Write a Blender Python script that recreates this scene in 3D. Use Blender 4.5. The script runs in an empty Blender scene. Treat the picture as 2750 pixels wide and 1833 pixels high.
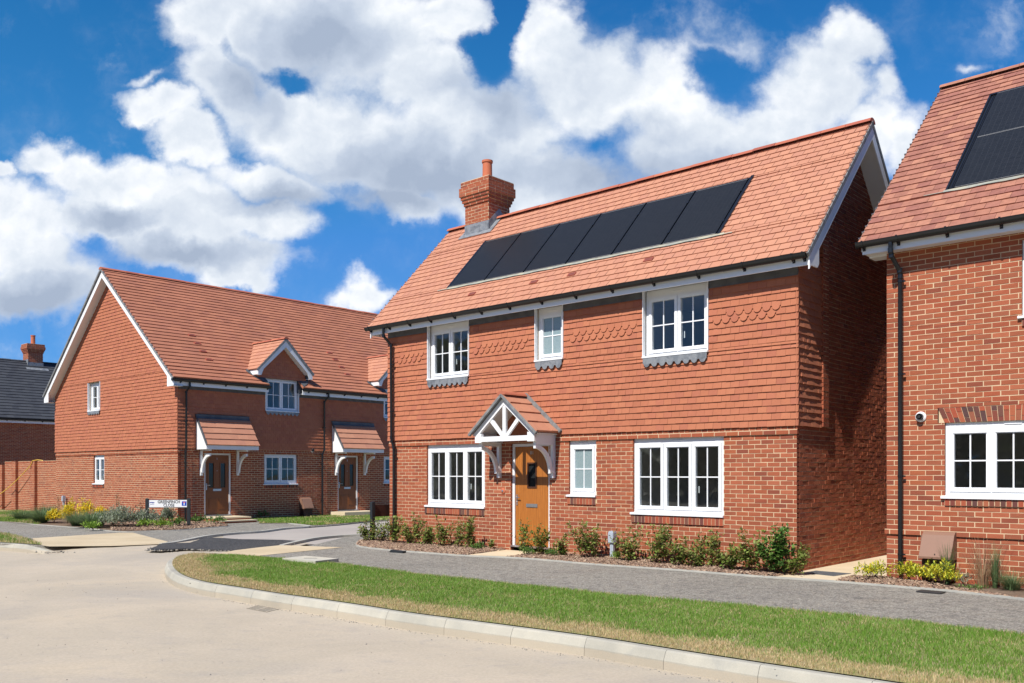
import bpy, math, random
import numpy as np
from mathutils import Vector
random.seed(7); rng = np.random.default_rng(7)
SC = bpy.context.scene
R_ = math.radians
# ------------------------------------------------------------------ camera
F = 2400.; CX = 1375.; CY = 1271.; HC = 1.6          # photograph: focal length in px, principal column, horizon row, eye height
cd = bpy.data.cameras.new("camera"); cam = bpy.data.objects.new("camera", cd); SC.collection.objects.link(cam)
cam.location = (0, 0, HC); cam.rotation_euler = (R_(90), 0, 0)
cd.sensor_width = 36; cd.lens = F / 2750 * 36; cd.shift_y = (CY - 916.5) / 2750; cd.clip_end = 3000
SC.camera = cam
# ------------------------------------------------------------------ sun, sky, exposure
rX, rY = 0.74308614, -0.66919578                      # house axes: r along the facades, w into the houses
def rw(a, b): return Vector((a * rX - b * rY, a * rY + b * rX, 0))
SUNV = (rw(0.15, -1.0) + Vector((0, 0, 1.2))).normalized()
sd = bpy.data.lights.new("sun", 'SUN'); sd.energy = 5.0; sd.angle = R_(0.5); sd.color = (1.0, 0.95, 0.87)
sun = bpy.data.objects.new("sun", sd); SC.collection.objects.link(sun)
sun.rotation_euler = SUNV.to_track_quat('Z', 'Y').to_euler()
SC.view_settings.view_transform = 'Standard'; SC.view_settings.look = 'None'
SC.view_settings.exposure = 0.34; SC.view_settings.gamma = 1.0
SC.cycles.max_bounces = 8; SC.cycles.diffuse_bounces = 3; SC.cycles.glossy_bounces = 3
SC.cycles.transparent_max_bounces = 8; SC.cycles.transmission_bounces = 4
SC.cycles.caustics_reflective = False; SC.cycles.caustics_refractive = False

class NT:
    """small helper to write node trees"""
    def __init__(s, nt): s.nt = nt; s.N = nt.nodes; s.L = nt.links
    def n(s, t, **k):
        nd = s.N.new(t)
        for a, b in k.items():
            if a.startswith('_'): setattr(nd, a[1:], b)
        return nd
    def lk(s, a, b): s.L.new(a, b)
    def put(s, sock, v):
        if isinstance(v, bpy.types.NodeSocket): s.L.new(v, sock)
        elif v is not None: sock.default_value = v
    def math(s, op, a, b=None, c=None, clamp=False):
        m = s.n('ShaderNodeMath', _operation=op, _use_clamp=clamp)
        s.put(m.inputs[0], a)
        if b is not None: s.put(m.inputs[1], b)
        if c is not None: s.put(m.inputs[2], c)
        return m.outputs[0]
    def vmath(s, op, a, b=None):
        m = s.n('ShaderNodeVectorMath', _operation=op)
        s.put(m.inputs[0], a)
        if b is not None:
            s.put(m.inputs[3] if op == 'SCALE' else m.inputs[1], b)
        return m.outputs[0]
    def mix(s, f, a, b, bt='MIX'):
        m = s.n('ShaderNodeMix', _data_type='RGBA', _blend_type=bt)
        s.put(m.inputs[0], f); s.put(m.inputs[6], a); s.put(m.inputs[7], b)
        return m.outputs[2]
    def noise(s, vec, scale, detail=4, rough=.5, dist=0, col=False):
        m = s.n('ShaderNodeTexNoise'); s.put(m.inputs['Vector'], vec)
        m.inputs['Scale'].default_value = scale; m.inputs['Detail'].default_value = detail
        m.inputs['Roughness'].default_value = rough; m.inputs['Distortion'].default_value = dist
        return m.outputs['Color' if col else 'Fac']
    def ramp(s, f, stops, interp='LINEAR'):
        m = s.n('ShaderNodeValToRGB'); s.put(m.inputs[0], f); cr = m.color_ramp; cr.interpolation = interp
        while len(cr.elements) < len(stops): cr.elements.new(.5)
        for e, (p, c) in zip(cr.elements, stops):
            e.position = p; e.color = (*c, 1) if len(c) == 3 else c
        return m.outputs[0]
    def smooth(s, x, a, b):
        m = s.n('ShaderNodeMapRange', _interpolation_type='SMOOTHSTEP')
        s.put(m.inputs[0], x); m.inputs[1].default_value = a; m.inputs[2].default_value = b
        return m.outputs[0]

W = bpy.data.worlds.new("World"); SC.world = W; W.use_nodes = True
t = NT(W.node_tree); t.N.clear()
sky = t.n('ShaderNodeTexSky', _sky_type='NISHITA'); sky.sun_disc = False
sky.sun_elevation = math.asin(SUNV.z); sky.sun_rotation = math.atan2(SUNV.x, SUNV.y)
sky.ozone_density = 4.0; sky.air_density = 0.85; sky.dust_density = 0.2; sky.altitude = 100
hs = t.n('ShaderNodeHueSaturation'); hs.inputs['Saturation'].default_value = 1.33; hs.inputs['Value'].default_value = 1.5; hs.inputs['Hue'].default_value = .495
t.lk(sky.outputs[0], hs.inputs['Color'])
g = t.n('ShaderNodeTexCoord').outputs['Generated']
sx = t.n('ShaderNodeSeparateXYZ'); t.lk(g, sx.inputs[0])
yy = t.math('MAXIMUM', t.math('ABSOLUTE', sx.outputs[1]), .12)
cb = t.n('ShaderNodeCombineXYZ'); t.lk(t.math('DIVIDE', sx.outputs[0], yy), cb.inputs[0]); t.lk(t.math('DIVIDE', sx.outputs[2], yy), cb.inputs[1])
P0_ = cb.outputs[0]
w1 = t.vmath('SCALE', t.vmath('SUBTRACT', t.noise(P0_, 5.5, 3, .55, col=True), (.5, .5, .5)), .10)
w2 = t.vmath('SCALE', t.vmath('SUBTRACT', t.noise(P0_, 20, 5, .6, col=True), (.5, .5, .5)), .05)
P1_ = t.vmath('ADD', t.vmath('ADD', P0_, w1), w2)
def blobs(lst, vec):
    out = None
    for (x, y, a, b, *o) in lst:
        m = t.n('ShaderNodeMapping', _vector_type='TEXTURE')
        m.inputs['Location'].default_value = ((x * 1.16922 - CX) / F, (CY - y * 1.16922) / F, 0)
        m.inputs['Rotation'].default_value = (0, 0, R_(o[0] if o else 0))
        m.inputs['Scale'].default_value = (a * 1.16922 / F, b * 1.16922 / F, 1)
        t.lk(vec, m.inputs[0])
        gr = t.n('ShaderNodeTexGradient', _gradient_type='SPHERICAL'); t.lk(m.outputs[0], gr.inputs[0])
        v = gr.outputs['Fac'] if 'Fac' in gr.outputs else gr.outputs[1]
        if len(o) > 1: v = t.math('MULTIPLY', v, o[1])
        out = v if out is None else t.math('SMOOTH_MAX', out, v, .10)
    return out
# (x, y, half width, half height, tilt, weight) of each cloud lump
CL = [(480, 30, 170, 150), (620, 60, 260, 200), (860, 50, 330, 190), (1020, 20, 150, 150), (500, 190, 200, 120, -50), (370, 230, 130, 60, -12), (440, 320, 160, 80, -40), (720, 300, 330, 190, -20),
      (860, 380, 330, 140, -6), (1080, 330, 330, 190), (980, 190, 180, 150), (1180, 420, 420, 130), (1270, 90, 130, 170), (1350, 190, 220, 190), (1520, 220, 200, 170),
      (1600, 320, 260, 150), (1780, 310, 240, 130, 20), (1880, 190, 150, 160), (1950, 90, 120, 90), (1990, 300, 120, 120), (620, 430, 200, 70, -12),
      (110, 350, 110, 85, -30), (210, 420, 170, 100, -15), (330, 420, 140, 100), (450, 500, 230, 150), (600, 520, 150, 90), (280, 520, 240, 110), (460, 590, 290, 70, -6),
      (70, 540, 170, 160), (20, 480, 110, 150), (60, 650, 200, 110), (540, 640, 120, 42), (825, 690, 110, 80), (930, 465, 120, 70, -15), (5, 370, 55, 45),
      (120, 825, 45, 22), (1740, 105, 110, 80, 35, .20), (1620, 75, 110, 30, -5, .16), (2230, 175, 100, 30, 10, .42), (340, 160, 90, 28, 5, .42), (5, 825, 34, 20), (2080, 330, 80, 130, 0, .7), (2010, 200, 60, 90, 0, .6)]
GR = [(1000, 400, 420, 120), (740, 90, 260, 140), (1400, 400, 330, 110), (60, 690, 200, 80), (430, 600, 280, 50, 0, .9), (1130, 260, 160, 140, 0, .7), (880, 460, 260, 70), (560, 200, 170, 110, -30, .8), (640, 470, 200, 60), (280, 520, 150, 50), (1680, 380, 260, 80, 0, .7), (1480, 300, 200, 80, 0, .5)]
HOLE = [(690, 190, 100, 48, -8, .62), (1125, 120, 80, 130, -12, .70), (1165, 0, 60, 120, 0, .8), (540, 110, 110, 40, -45, .35), (235, 570, 80, 45, 0, .45), (820, 430, 90, 40, 0, .4), (1640, 150, 120, 70, 0, .5)]
off_ = (-.014, .026, 0)
f1 = t.noise(P0_, 6.5, 9, .60, .2)
sh1 = t.noise(P1_, 5.5, 5, .52); sh2 = t.noise(t.vmath('ADD', P1_, off_), 5.5, 5, .52)
s3 = t.noise(P0_, 17, 6, .55); s4 = t.noise(t.vmath('ADD', P0_, (-.005, .009, 0)), 17, 6, .55)
core = t.math('SUBTRACT', blobs(CL, P1_), t.math('MULTIPLY', blobs(HOLE, P1_), .95))
den = t.math('MULTIPLY_ADD', t.math('SUBTRACT', f1, .5), 1.05, core)
den = t.math('MULTIPLY_ADD', t.math('SUBTRACT', t.noise(P1_, 26, 5, .62), .5), .22, den)
mask = t.smooth(den, .05, .50)
veil = t.math('MULTIPLY', t.smooth(den, -.10, .30), t.smooth(t.noise(P1_, 11, 6, .6), .42, .72))
mask = t.math('MAXIMUM', mask, t.math('MULTIPLY', veil, .2))
mask = t.math('MULTIPLY', mask, t.smooth(sx.outputs[2], -.02, .06)) if False else t.math('MULTIPLY', mask, t.math('MULTIPLY_ADD', t.smooth(sx.outputs[1], -.05, .05), .65, .35))
bl = t.math('MULTIPLY_ADD', t.math('SUBTRACT', sh1, sh2), 1.7, .84)
bl = t.math('MULTIPLY_ADD', t.math('SUBTRACT', s3, s4), .6, bl)
bl = t.math('SUBTRACT', bl, t.math('MULTIPLY', blobs(GR, P1_), 1.0))
bl = t.math('ADD', bl, t.math('MULTIPLY', t.math('SUBTRACT', 1, t.smooth(den, .25, .7)), .10), clamp=True)
cc = t.ramp(bl, [(0, (4.0, 4.8, 6.2)), (.4, (5.6, 6.4, 7.7)), (.75, (7.9, 8.5, 9.3)), (1, (10.2, 10.4, 10.7))])
cap = t.ramp(sx.outputs[2], [(0, (1.30, 4.2, 8.8)), (.30, (.62, 2.5, 6.8)), (.50, (.22, 1.35, 4.9)), (.85, (.12, .8, 3.0))])
col = t.mix(mask, t.vmath('MINIMUM', hs.outputs[0], cap), cc)
bg = t.n('ShaderNodeBackground'); t.lk(col, bg.inputs[0]); bg.inputs[1].default_value = .08
ow = t.n('ShaderNodeOutputWorld'); t.lk(bg.outputs[0], ow.inputs[0])
W.cycles.sampling_method = 'MANUAL'; W.cycles.sample_map_resolution = 512

# ------------------------------------------------------------------ materials
def mat(name, cols=((.5, .5, .5),), rough=.8, isl=False, ns=3., nv=.12, bump=None, metal=0, spec=.35, fine=None, stain=None, coat=0, island_noise=None):
    """cols: one colour or several picked per loose piece; ns/nv: soft value variation; bump: (scale, strength, distance); stain: (colour, scale, lo, hi)"""
    m = bpy.data.materials.new(name); m.use_nodes = True; t = NT(m.node_tree)
    b = t.N['Principled BSDF']; oc = t.n('ShaderNodeTexCoord').outputs['Object']
    if len(cols) == 1: c = t.ramp(.5, [(0, cols[0]), (1, cols[0])])
    else:
        ri = t.n('ShaderNodeNewGeometry').outputs['Random Per Island'] if isl else t.noise(oc, ns * .7, 3)
        if not isl: ri = t.smooth(ri, .3, .7)
        c = t.ramp(ri, [(i / (len(cols) - 1), k) for i, k in enumerate(cols)])
    if nv:
        nz = t.noise(oc, ns, 5, .6)
        v = t.math('MULTIPLY_ADD', nz, nv * 2.4, 1 - nv * 1.2)
        c = t.mix(1, c, t.vmath('SCALE', (1, 1, 1), v), 'MULTIPLY')
    if fine:
        nz = t.noise(oc, fine[0], 3, .7)
        c = t.mix(1, c, t.vmath('SCALE', (1, 1, 1), t.math('MULTIPLY_ADD', nz, fine[1] * 2.4, 1 - fine[1] * 1.2)), 'MULTIPLY')
    if stain:
        for (sc, scale, lo, hi) in (stain if isinstance(stain[0][0], (tuple, list)) else [stain]):
            c = t.mix(t.smooth(t.noise(oc, scale, 6, .65, .3), lo, hi), c, (*sc, 1))
    t.lk(c, b.inputs['Base Color'])
    b.inputs['Roughness'].default_value = rough; b.inputs['Metallic'].default_value = metal
    b.inputs['Specular IOR Level'].default_value = spec; b.inputs['Coat Weight'].default_value = coat
    if bump:
        bp = t.n('ShaderNodeBump'); bp.inputs['Strength'].default_value = bump[1]; bp.inputs['Distance'].default_value = bump[2]
        t.lk(t.noise(oc, bump[0], 5, .65), bp.inputs['Height']); t.lk(bp.outputs[0], b.inputs['Normal'])
    return m
BR = [(0.279, 0.079, 0.040), (0.360, 0.107, 0.056), (0.324, 0.092, 0.045), (0.297, 0.095, 0.053), (0.387, 0.122, 0.064), (0.333, 0.088, 0.045), (0.234, 0.068, 0.042), (0.369, 0.109, 0.050)]
M = {}
M['brick'] = mat('red brick', BR, .9, True, 9, .10, (60, .5, .006), fine=(45, .10), spec=.2, stain=((.46, .27, .19), 1.1, .62, .98))
M['mortar'] = mat('buff mortar', [(.62, .47, .305)], .95, nv=.1, bump=(90, .4, .004), spec=.1)
M['brick_old'] = mat('brick with salt bloom', BR, .9, True, 9, .12, (60, .5, .006), fine=(45, .12), spec=.2, stain=((.55, .40, .33), 2.2, .60, .95))
M['engineering'] = mat('multi coloured soldier brick', [(.33, .075, .04), (.10, .05, .045), (.40, .10, .05), (.28, .06, .038), (.075, .05, .05), (.38, .12, .06), (.34, .08, .045)], .85, True, 9, .1, (60, .4, .005), fine=(45, .1), spec=.2)
M['hung'] = mat('orange clay hanging tile', [(0.400, 0.143, 0.076), (0.432, 0.158, 0.085), (0.414, 0.148, 0.080), (0.390, 0.137, 0.076), (0.442, 0.165, 0.088), (0.418, 0.148, 0.083), (0.376, 0.129, 0.077)], .78, True, 6, .07, (70, .35, .003), fine=(50, .06), spec=.25)
M['roof'] = mat('sandfaced roof tile', [(0.460, 0.218, 0.138), (0.435, 0.202, 0.131), (0.480, 0.231, 0.147), (0.450, 0.213, 0.137), (0.424, 0.196, 0.132), (0.470, 0.221, 0.138)], .88, True, 5, .07, (80, .4, .003), fine=(60, .07), spec=.2)
M['roof_left'] = mat('weathered roof tile', [(0.396, 0.161, 0.097), (0.367, 0.148, 0.091), (0.419, 0.172, 0.102), (0.343, 0.138, 0.090), (0.408, 0.165, 0.098)], .88, True, 1.2, .16, (80, .4, .003), fine=(30, .08), spec=.2)
M['roof_brindle'] = mat('brindled roof tile', [(0.361, 0.161, 0.108), (0.298, 0.128, 0.094), (0.397, 0.185, 0.122), (0.325, 0.142, 0.101), (0.271, 0.113, 0.088)], .88, True, 9, .34, (80, .4, .003), fine=(60, .07), spec=.2)
M['ridge'] = mat('ridge tile', [(.42, .135, .08), (.36, .105, .07), (.46, .155, .09), (.30, .09, .065)], .85, True, 6, .1, (70, .35, .003), spec=.2)
M['slate'] = mat('dark grey roof tile', [(.045, .05, .06), (.055, .06, .07), (.038, .042, .052)], .7, True, 3, .12, (60, .3, .003), spec=.3)
M['white'] = mat('white uPVC', [(.80, .82, .84)], .32, nv=.02, spec=.45)
M['wood_white'] = mat('white painted timber', [(.78, .79, .80)], .5, nv=.05, ns=4, bump=(30, .1, .002))
M['soffit'] = mat('white soffit board', [(.74, .75, .76)], .5, nv=.04)
M['black'] = mat('black plastic', [(.012, .013, .015)], .28, nv=.1, spec=.5)
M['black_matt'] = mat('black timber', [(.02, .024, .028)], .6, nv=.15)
M['lead'] = mat('lead sheet', [(.20, .22, .245), (.28, .295, .31), (.15, .165, .185)], .55, ns=9, nv=.15, bump=(12, .3, .01), metal=.25)
M['lead_dark'] = mat('dark lead strip', [(.075, .082, .092), (.11, .118, .13)], .6, ns=7, nv=.15, bump=(10, .3, .01))
M['verge'] = mat('grey mortar verge', [(.24, .25, .25), (.16, .165, .17)], .9, ns=14, nv=.2, bump=(40, .5, .006))
M['cement'] = mat('mossy lead apron', [(.34, .34, .27), (.26, .27, .24), (.38, .36, .27)], .8, ns=5, nv=.2, bump=(16, .4, .012))
M['pot'] = mat('terracotta', [(.50, .145, .07)], .7, nv=.08, ns=12)
M['steel'] = mat('brushed steel', [(.55, .55, .56)], .35, metal=.9, nv=.05)
M['metal_dark'] = mat('dark fitting', [(.05, .05, .05)], .4, metal=.4)
M['brown_box'] = mat('brown plastic', [(.235, .130, .090)], .55, nv=.06, ns=8)
M['grey_post'] = mat('grey plastic', [(.40, .45, .52)], .5, nv=.05)
M['brown_board'] = mat('brown timber', [(.055, .022, .016), (.075, .03, .02)], .6, ns=12, nv=.2)
M['blue'] = mat('sign blue', [(.01, .07, .45)], .4, nv=0); M['red'] = mat('sign red', [(.65, .03, .03)], .4, nv=0)
M['ink'] = mat('sign lettering', [(.01, .01, .012)], .5, nv=0)
M['navy'] = mat('emblem blue', [(.03, .05, .30)], .5, nv=0)
M['sign_white'] = mat('sign face', [(.82, .83, .84)], .35, nv=.02)
M['room'] = mat('plaster wall', [(.80, .80, .79)], .9, nv=.03)
M['room_floor'] = mat('room floor', [(.50, .46, .41)], .9, nv=.1)
M['frost'] = mat('obscured glass', [(.22, .30, .32), (.27, .345, .36)], .22, ns=60, nv=.08, spec=.7, coat=.3)
M['yellow_hose'] = mat('yellow hose', [(.75, .48, .08)], .45, nv=.05)
M['stone'] = mat('sandstone paving', [(.56, .46, .31), (.62, .52, .37)], .9, ns=1.5, nv=.10, bump=(60, .3, .004), fine=(35, .08))
M['concrete'] = mat('cast concrete', [(.50, .47, .38), (.43, .42, .36)], .92, ns=2.2, nv=.16, bump=(70, .4, .004), fine=(40, .1), stain=((.30, .29, .26), 3.0, .58, .85))
M['edging'] = mat('edging concrete', [(.43, .42, .37), (.36, .36, .33)], .92, ns=5, nv=.15, bump=(70, .4, .004))
M['iron'] = mat('cast iron', [(.06, .06, .065)], .6, metal=.5, nv=.2, ns=20)
M['grate'] = mat('steel grate', [(.20, .215, .23)], .5, metal=.5, nv=.2, ns=20)

def door_mat(name, c1, c2, k=1.):
    m = bpy.data.materials.new(name); m.use_nodes = True; t = NT(m.node_tree); b = t.N['Principled BSDF']
    oc = t.n('ShaderNodeTexCoord').outputs['Object']
    mp = t.n('ShaderNodeMapping'); t.lk(oc, mp.inputs[0]); mp.inputs['Scale'].default_value = (9, 9, .9)
    wv = t.n('ShaderNodeTexWave', _wave_type='RINGS', _rings_direction='Z'); t.lk(mp.outputs[0], wv.inputs[0])
    wv.inputs['Scale'].default_value = 1.1; wv.inputs['Distortion'].default_value = 7; wv.inputs['Detail'].default_value = 3; wv.inputs['Detail Scale'].default_value = 1.3
    mp2 = t.n('ShaderNodeMapping'); t.lk(oc, mp2.inputs[0]); mp2.inputs['Scale'].default_value = (60, 60, 3)
    f = t.math('MULTIPLY_ADD', t.noise(mp2.outputs[0], 2, 4), .5, t.math('MULTIPLY', wv.outputs['Fac'], .5))
    t.lk(t.ramp(f, [(.2, c1), (.75, c2)]), b.inputs['Base Color']); b.inputs['Roughness'].default_value = .45
    return m
M['oak'] = door_mat('golden oak door', (.27, .085, .012), (.46, .165, .030))
M['oak_dark'] = door_mat('brown oak door', (.16, .050, .010), (.22, .075, .016))

def glass_mat():
    m = bpy.data.materials.new('window glass'); m.use_nodes = True; t = NT(m.node_tree); t.N.remove(t.N['Principled BSDF'])
    tr = t.n('ShaderNodeBsdfTransparent'); tr.inputs[0].default_value = (.84, .88, .88, 1)
    gl = t.n('ShaderNodeBsdfGlossy'); gl.inputs['Roughness'].default_value = .015; gl.inputs[0].default_value = (.9, .95, 1, 1)
    oc = t.n('ShaderNodeTexCoord').outputs['Object']
    bp = t.n('ShaderNodeBump'); bp.inputs['Strength'].default_value = .05; bp.inputs['Distance'].default_value = .02
    t.lk(t.noise(oc, 2.2, 2), bp.inputs['Height']); t.lk(bp.outputs[0], gl.inputs['Normal'])
    lw = t.n('ShaderNodeLayerWeight'); lw.inputs[0].default_value = .5
    f = t.math('MULTIPLY_ADD', t.math('POWER', lw.outputs['Facing'], 4.), .85, .075, clamp=True)
    mx = t.n('ShaderNodeMixShader'); t.lk(f, mx.inputs[0]); t.lk(tr.outputs[0], mx.inputs[1]); t.lk(gl.outputs[0], mx.inputs[2])
    t.lk(mx.outputs[0], t.N['Material Output'].inputs[0]); return m
M['glass'] = glass_mat()

def pv_mat():
    m = bpy.data.materials.new('solar cells under glass'); m.use_nodes = True; t = NT(m.node_tree); b = t.N['Principled BSDF']
    oc = t.n('ShaderNodeTexCoord').outputs['UV']
    br = t.n('ShaderNodeTexBrick', _offset=0.0); t.lk(oc, br.inputs[0]); br.inputs['Scale'].default_value = 1
    br.inputs['Brick Width'].default_value = .0915; br.inputs['Row Height'].default_value = .03; br.inputs['Mortar Size'].default_value = .0022; br.inputs['Mortar Smooth'].default_value = .2
    br.inputs['Color1'].default_value = (.010, .0115, .0135, 1); br.inputs['Color2'].default_value = (.015, .0165, .019, 1); br.inputs['Mortar'].default_value = (.035, .038, .043, 1)
    t.lk(br.outputs[0], b.inputs['Base Color']); b.inputs['Roughness'].default_value = .42; b.inputs['Specular IOR Level'].default_value = .22
    return m
M['pv'] = pv_mat(); M['panel_frame'] = mat('panel edge', [(.34, .34, .33)], .4, metal=.3, nv=.1)

def leaf_mat(name, cols, tr=.3, rough=.5):
    m = bpy.data.materials.new(name); m.use_nodes = True; t = NT(m.node_tree); b = t.N['Principled BSDF']
    ri = t.n('ShaderNodeNewGeometry').outputs['Random Per Island']
    c = t.ramp(ri, [(i / (len(cols) - 1), k) for i, k in enumerate(cols)])
    t.lk(c, b.inputs['Base Color']); b.inputs['Roughness'].default_value = rough; b.inputs['Specular IOR Level'].default_value = .35
    ts = t.n('ShaderNodeBsdfTranslucent'); t.lk(c, ts.inputs[0])
    mx = t.n('ShaderNodeMixShader'); mx.inputs[0].default_value = tr
    t.lk(b.outputs[0], mx.inputs[1]); t.lk(ts.outputs[0], mx.inputs[2]); t.lk(mx.outputs[0], t.N['Material Output'].inputs[0]); return m
M['leaf'] = leaf_mat('shrub leaves', [(0.164, 0.240, 0.036), (0.230, 0.320, 0.063), (0.098, 0.152, 0.027), (0.312, 0.384, 0.108), (0.180, 0.208, 0.054), (0.279, 0.160, 0.081), (0.205, 0.296, 0.054), (0.115, 0.136, 0.045)])
M['leaf_wood'] = leaf_mat('woodland leaves', [(.06, .10, .03), (.09, .14, .04), (.04, .07, .02)])
M['leaf_dark'] = leaf_mat('deep green leaves', [(.06, .15, .03), (.10, .22, .04), (.05, .10, .03), (.17, .30, .06), (.22, .35, .08)])
M['leaf_lime'] = leaf_mat('lime leaves', [(.18, .32, .03), (.28, .42, .05), (.10, .20, .03), (.35, .48, .07)])
M['leaf_yellow'] = leaf_mat('yellow variegated leaves', [(.75, .62, .03), (.55, .55, .04), (.22, .34, .04), (.80, .68, .05), (.42, .48, .04), (.14, .25, .04), (.78, .66, .06)])
M['leaf_gold'] = leaf_mat('golden leaves', [(.90, .66, .03), (.92, .72, .05), (.80, .60, .04), (.35, .42, .06), (.90, .68, .04)])
M['leaf_silver'] = leaf_mat('silver grey leaves', [(.24, .28, .19), (.33, .36, .27), (.16, .20, .12), (.28, .33, .20), (.38, .40, .33)])
M['leaf_grass'] = leaf_mat('blue green grass leaves', [(.12, .20, .08), (.17, .25, .11), (.08, .15, .06), (.22, .28, .14)])
M['leaf_straw'] = leaf_mat('straw coloured grass leaves', [(.42, .27, .15), (.34, .19, .11), (.50, .38, .22), (.25, .13, .09), (.30, .28, .14)])
M['twig'] = mat('twig', [(.13, .075, .045)], .8, nv=.2)
M['grass'] = leaf_mat('green lawn blades', [(0.123, 0.267, 0.024), (0.177, 0.335, 0.035), (0.088, 0.201, 0.024), (0.222, 0.376, 0.059), (0.150, 0.284, 0.035), (0.283, 0.368, 0.108)], .3)
M['grass_dry'] = leaf_mat('dry lawn blades', [(.60, .45, .25), (.52, .37, .20), (.68, .54, .33), (.42, .31, .15), (.42, .39, .16), (.64, .49, .28)], .25)
M['chips'] = mat('bark chips', [(0.291, 0.182, 0.120), (0.194, 0.116, 0.078), (0.407, 0.286, 0.198), (0.126, 0.077, 0.060), (0.349, 0.231, 0.168), (0.485, 0.374, 0.264)], .9, True, 9, .1)
M['soil'] = mat('soil', [(0.150, 0.105, 0.072), (0.200, 0.143, 0.102)], .95, ns=6, nv=.2, bump=(25, .8, .03))
M['thatch'] = mat('turf thatch', [(.22, .24, .08), (.30, .25, .14)], .95, ns=3, nv=.2, bump=(60, .6, .01))
M['roof_vent'] = mat('red vent', [(.33, .085, .055)], .7, nv=.05)
M['stones'] = mat('loose stones', [(.20, .20, .19), (.36, .33, .28), (.12, .12, .12), (.44, .37, .28)], .9, True, 9, .1)

def ground_mat(name, base, patches, vor=None, fine=(90, .1), bump=(80, .4, .006), rough=.92, tracks=None):
    m = bpy.data.materials.new(name); m.use_nodes = True; t = NT(m.node_tree); b = t.N['Principled BSDF']
    oc = t.n('ShaderNodeTexCoord').outputs['Object']
    c = t.ramp(t.smooth(t.noise(oc, .5, 6, .6, .5), .3, .7), [(0, base[0]), (1, base[1])])
    for (pc, sc, lo, hi, stretch) in patches:
        mp = t.n('ShaderNodeMapping'); t.lk(oc, mp.inputs[0]); mp.inputs['Rotation'].default_value = (0, 0, R_(stretch[0])); mp.inputs['Scale'].default_value = (1, stretch[1], 1)
        mp.inputs['Location'].default_value = (sc * 3.1, sc * 1.7, 0)
        c = t.mix(t.math('MULTIPLY', t.smooth(t.noise(mp.outputs[0], sc, 7, .62, .4), lo, hi), stretch[2]), c, (*pc, 1))
    c = t.mix(1, c, t.vmath('SCALE', (1, 1, 1), t.math('MULTIPLY_ADD', t.noise(oc, fine[0], 3, .75), fine[1] * 2.4, 1 - fine[1] * 1.2)), 'MULTIPLY')
    hgt = t.noise(oc, bump[0], 5, .7)
    if vor:
        v = t.n('ShaderNodeTexVoronoi'); t.lk(oc, v.inputs['Vector']); v.inputs['Scale'].default_value = vor[0]
        sv = t.n('ShaderNodeSeparateColor'); t.lk(v.outputs['Color'], sv.inputs[0])
        c = t.mix(1, c, t.vmath('SCALE', (1, 1, 1), t.math('MULTIPLY_ADD', sv.outputs[0], vor[1], 1 - vor[1] * .5)), 'MULTIPLY')
        hgt = t.math('ADD', hgt, t.math('MULTIPLY', t.math('SUBTRACT', 1, v.outputs['Distance']), vor[2]))
        vd = t.math('SUBTRACT', 1, t.math('MULTIPLY', t.smooth(v.outputs['Distance'], .5, .9), .35))
        c = t.mix(1, c, t.vmath('SCALE', (1, 1, 1), vd), 'MULTIPLY')
    t.lk(c, b.inputs['Base Color']); b.inputs['Roughness'].default_value = rough; b.inputs['Specular IOR Level'].default_value = .2
    bp = t.n('ShaderNodeBump'); bp.inputs['Strength'].default_value = bump[1]; bp.inputs['Distance'].default_value = bump[2]
    t.lk(hgt, bp.inputs['Height']); t.lk(bp.outputs[0], b.inputs['Normal']); return m
M['road'] = ground_mat('dusty road surface', [(.40, .350, .275), (.47, .405, .315)],
    [((.34, .31, .27), .28, .46, .72, (42, 1.5, .65)), ((.52, .43, .31), .5, .52, .8, (42, 1.4, .55)), ((.30, .28, .25), 1.6, .57, .75, (36, 2.2, .35)), ((.56, .47, .34), 5, .60, .8, (0, 1, .35)), ((.27, .20, .14), 9, .68, .80, (0, 1, .5)), ((.33, .30, .265), 4, .52, .70, (20, 1.3, .35))],
    fine=(30, .20), bump=(90, .35, .004))
M['gravel'] = ground_mat('binder course path', [(.37, .35, .305), (.44, .415, .36)],
    [((.38, .335, .27), .8, .50, .8, (42, 2.5, .8)), ((.13, .13, .13), 1.3, .55, .8, (42, 2, .7)), ((.10, .10, .10), 7.5, .44, .68, (0, .8, .42)), ((.14, .135, .13), 18, .50, .66, (0, .9, .40)), ((.50, .44, .35), 9.5, .52, .72, (0, .8, .6)), ((.44, .41, .36), 24, .52, .66, (0, .9, .5))],
    vor=(62, .55, .8), fine=(27, .60), bump=(40, 1.0, .03))
M['asphalt'] = ground_mat('fresh dark asphalt', [(.065, .066, .07), (.09, .09, .09)], [((.16, .15, .135), 1.5, .58, .85, (42, 2.5, .7))], vor=(45, .9, .8), fine=(140, .25), bump=(110, 1, .015))
M['side_road'] = ground_mat('worn side road', [(.34, .31, .285), (.40, .365, .33)], [((.27, .25, .24), .6, .5, .75, (42, 4, .6)), ((.48, .41, .32), 1.2, .6, .85, (42, 3, .5))], fine=(120, .12), bump=(90, .35, .004))
M['ground'] = ground_mat('rough ground', [(.14, .15, .06), (.20, .17, .10)], [], fine=(20, .2))

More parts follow.
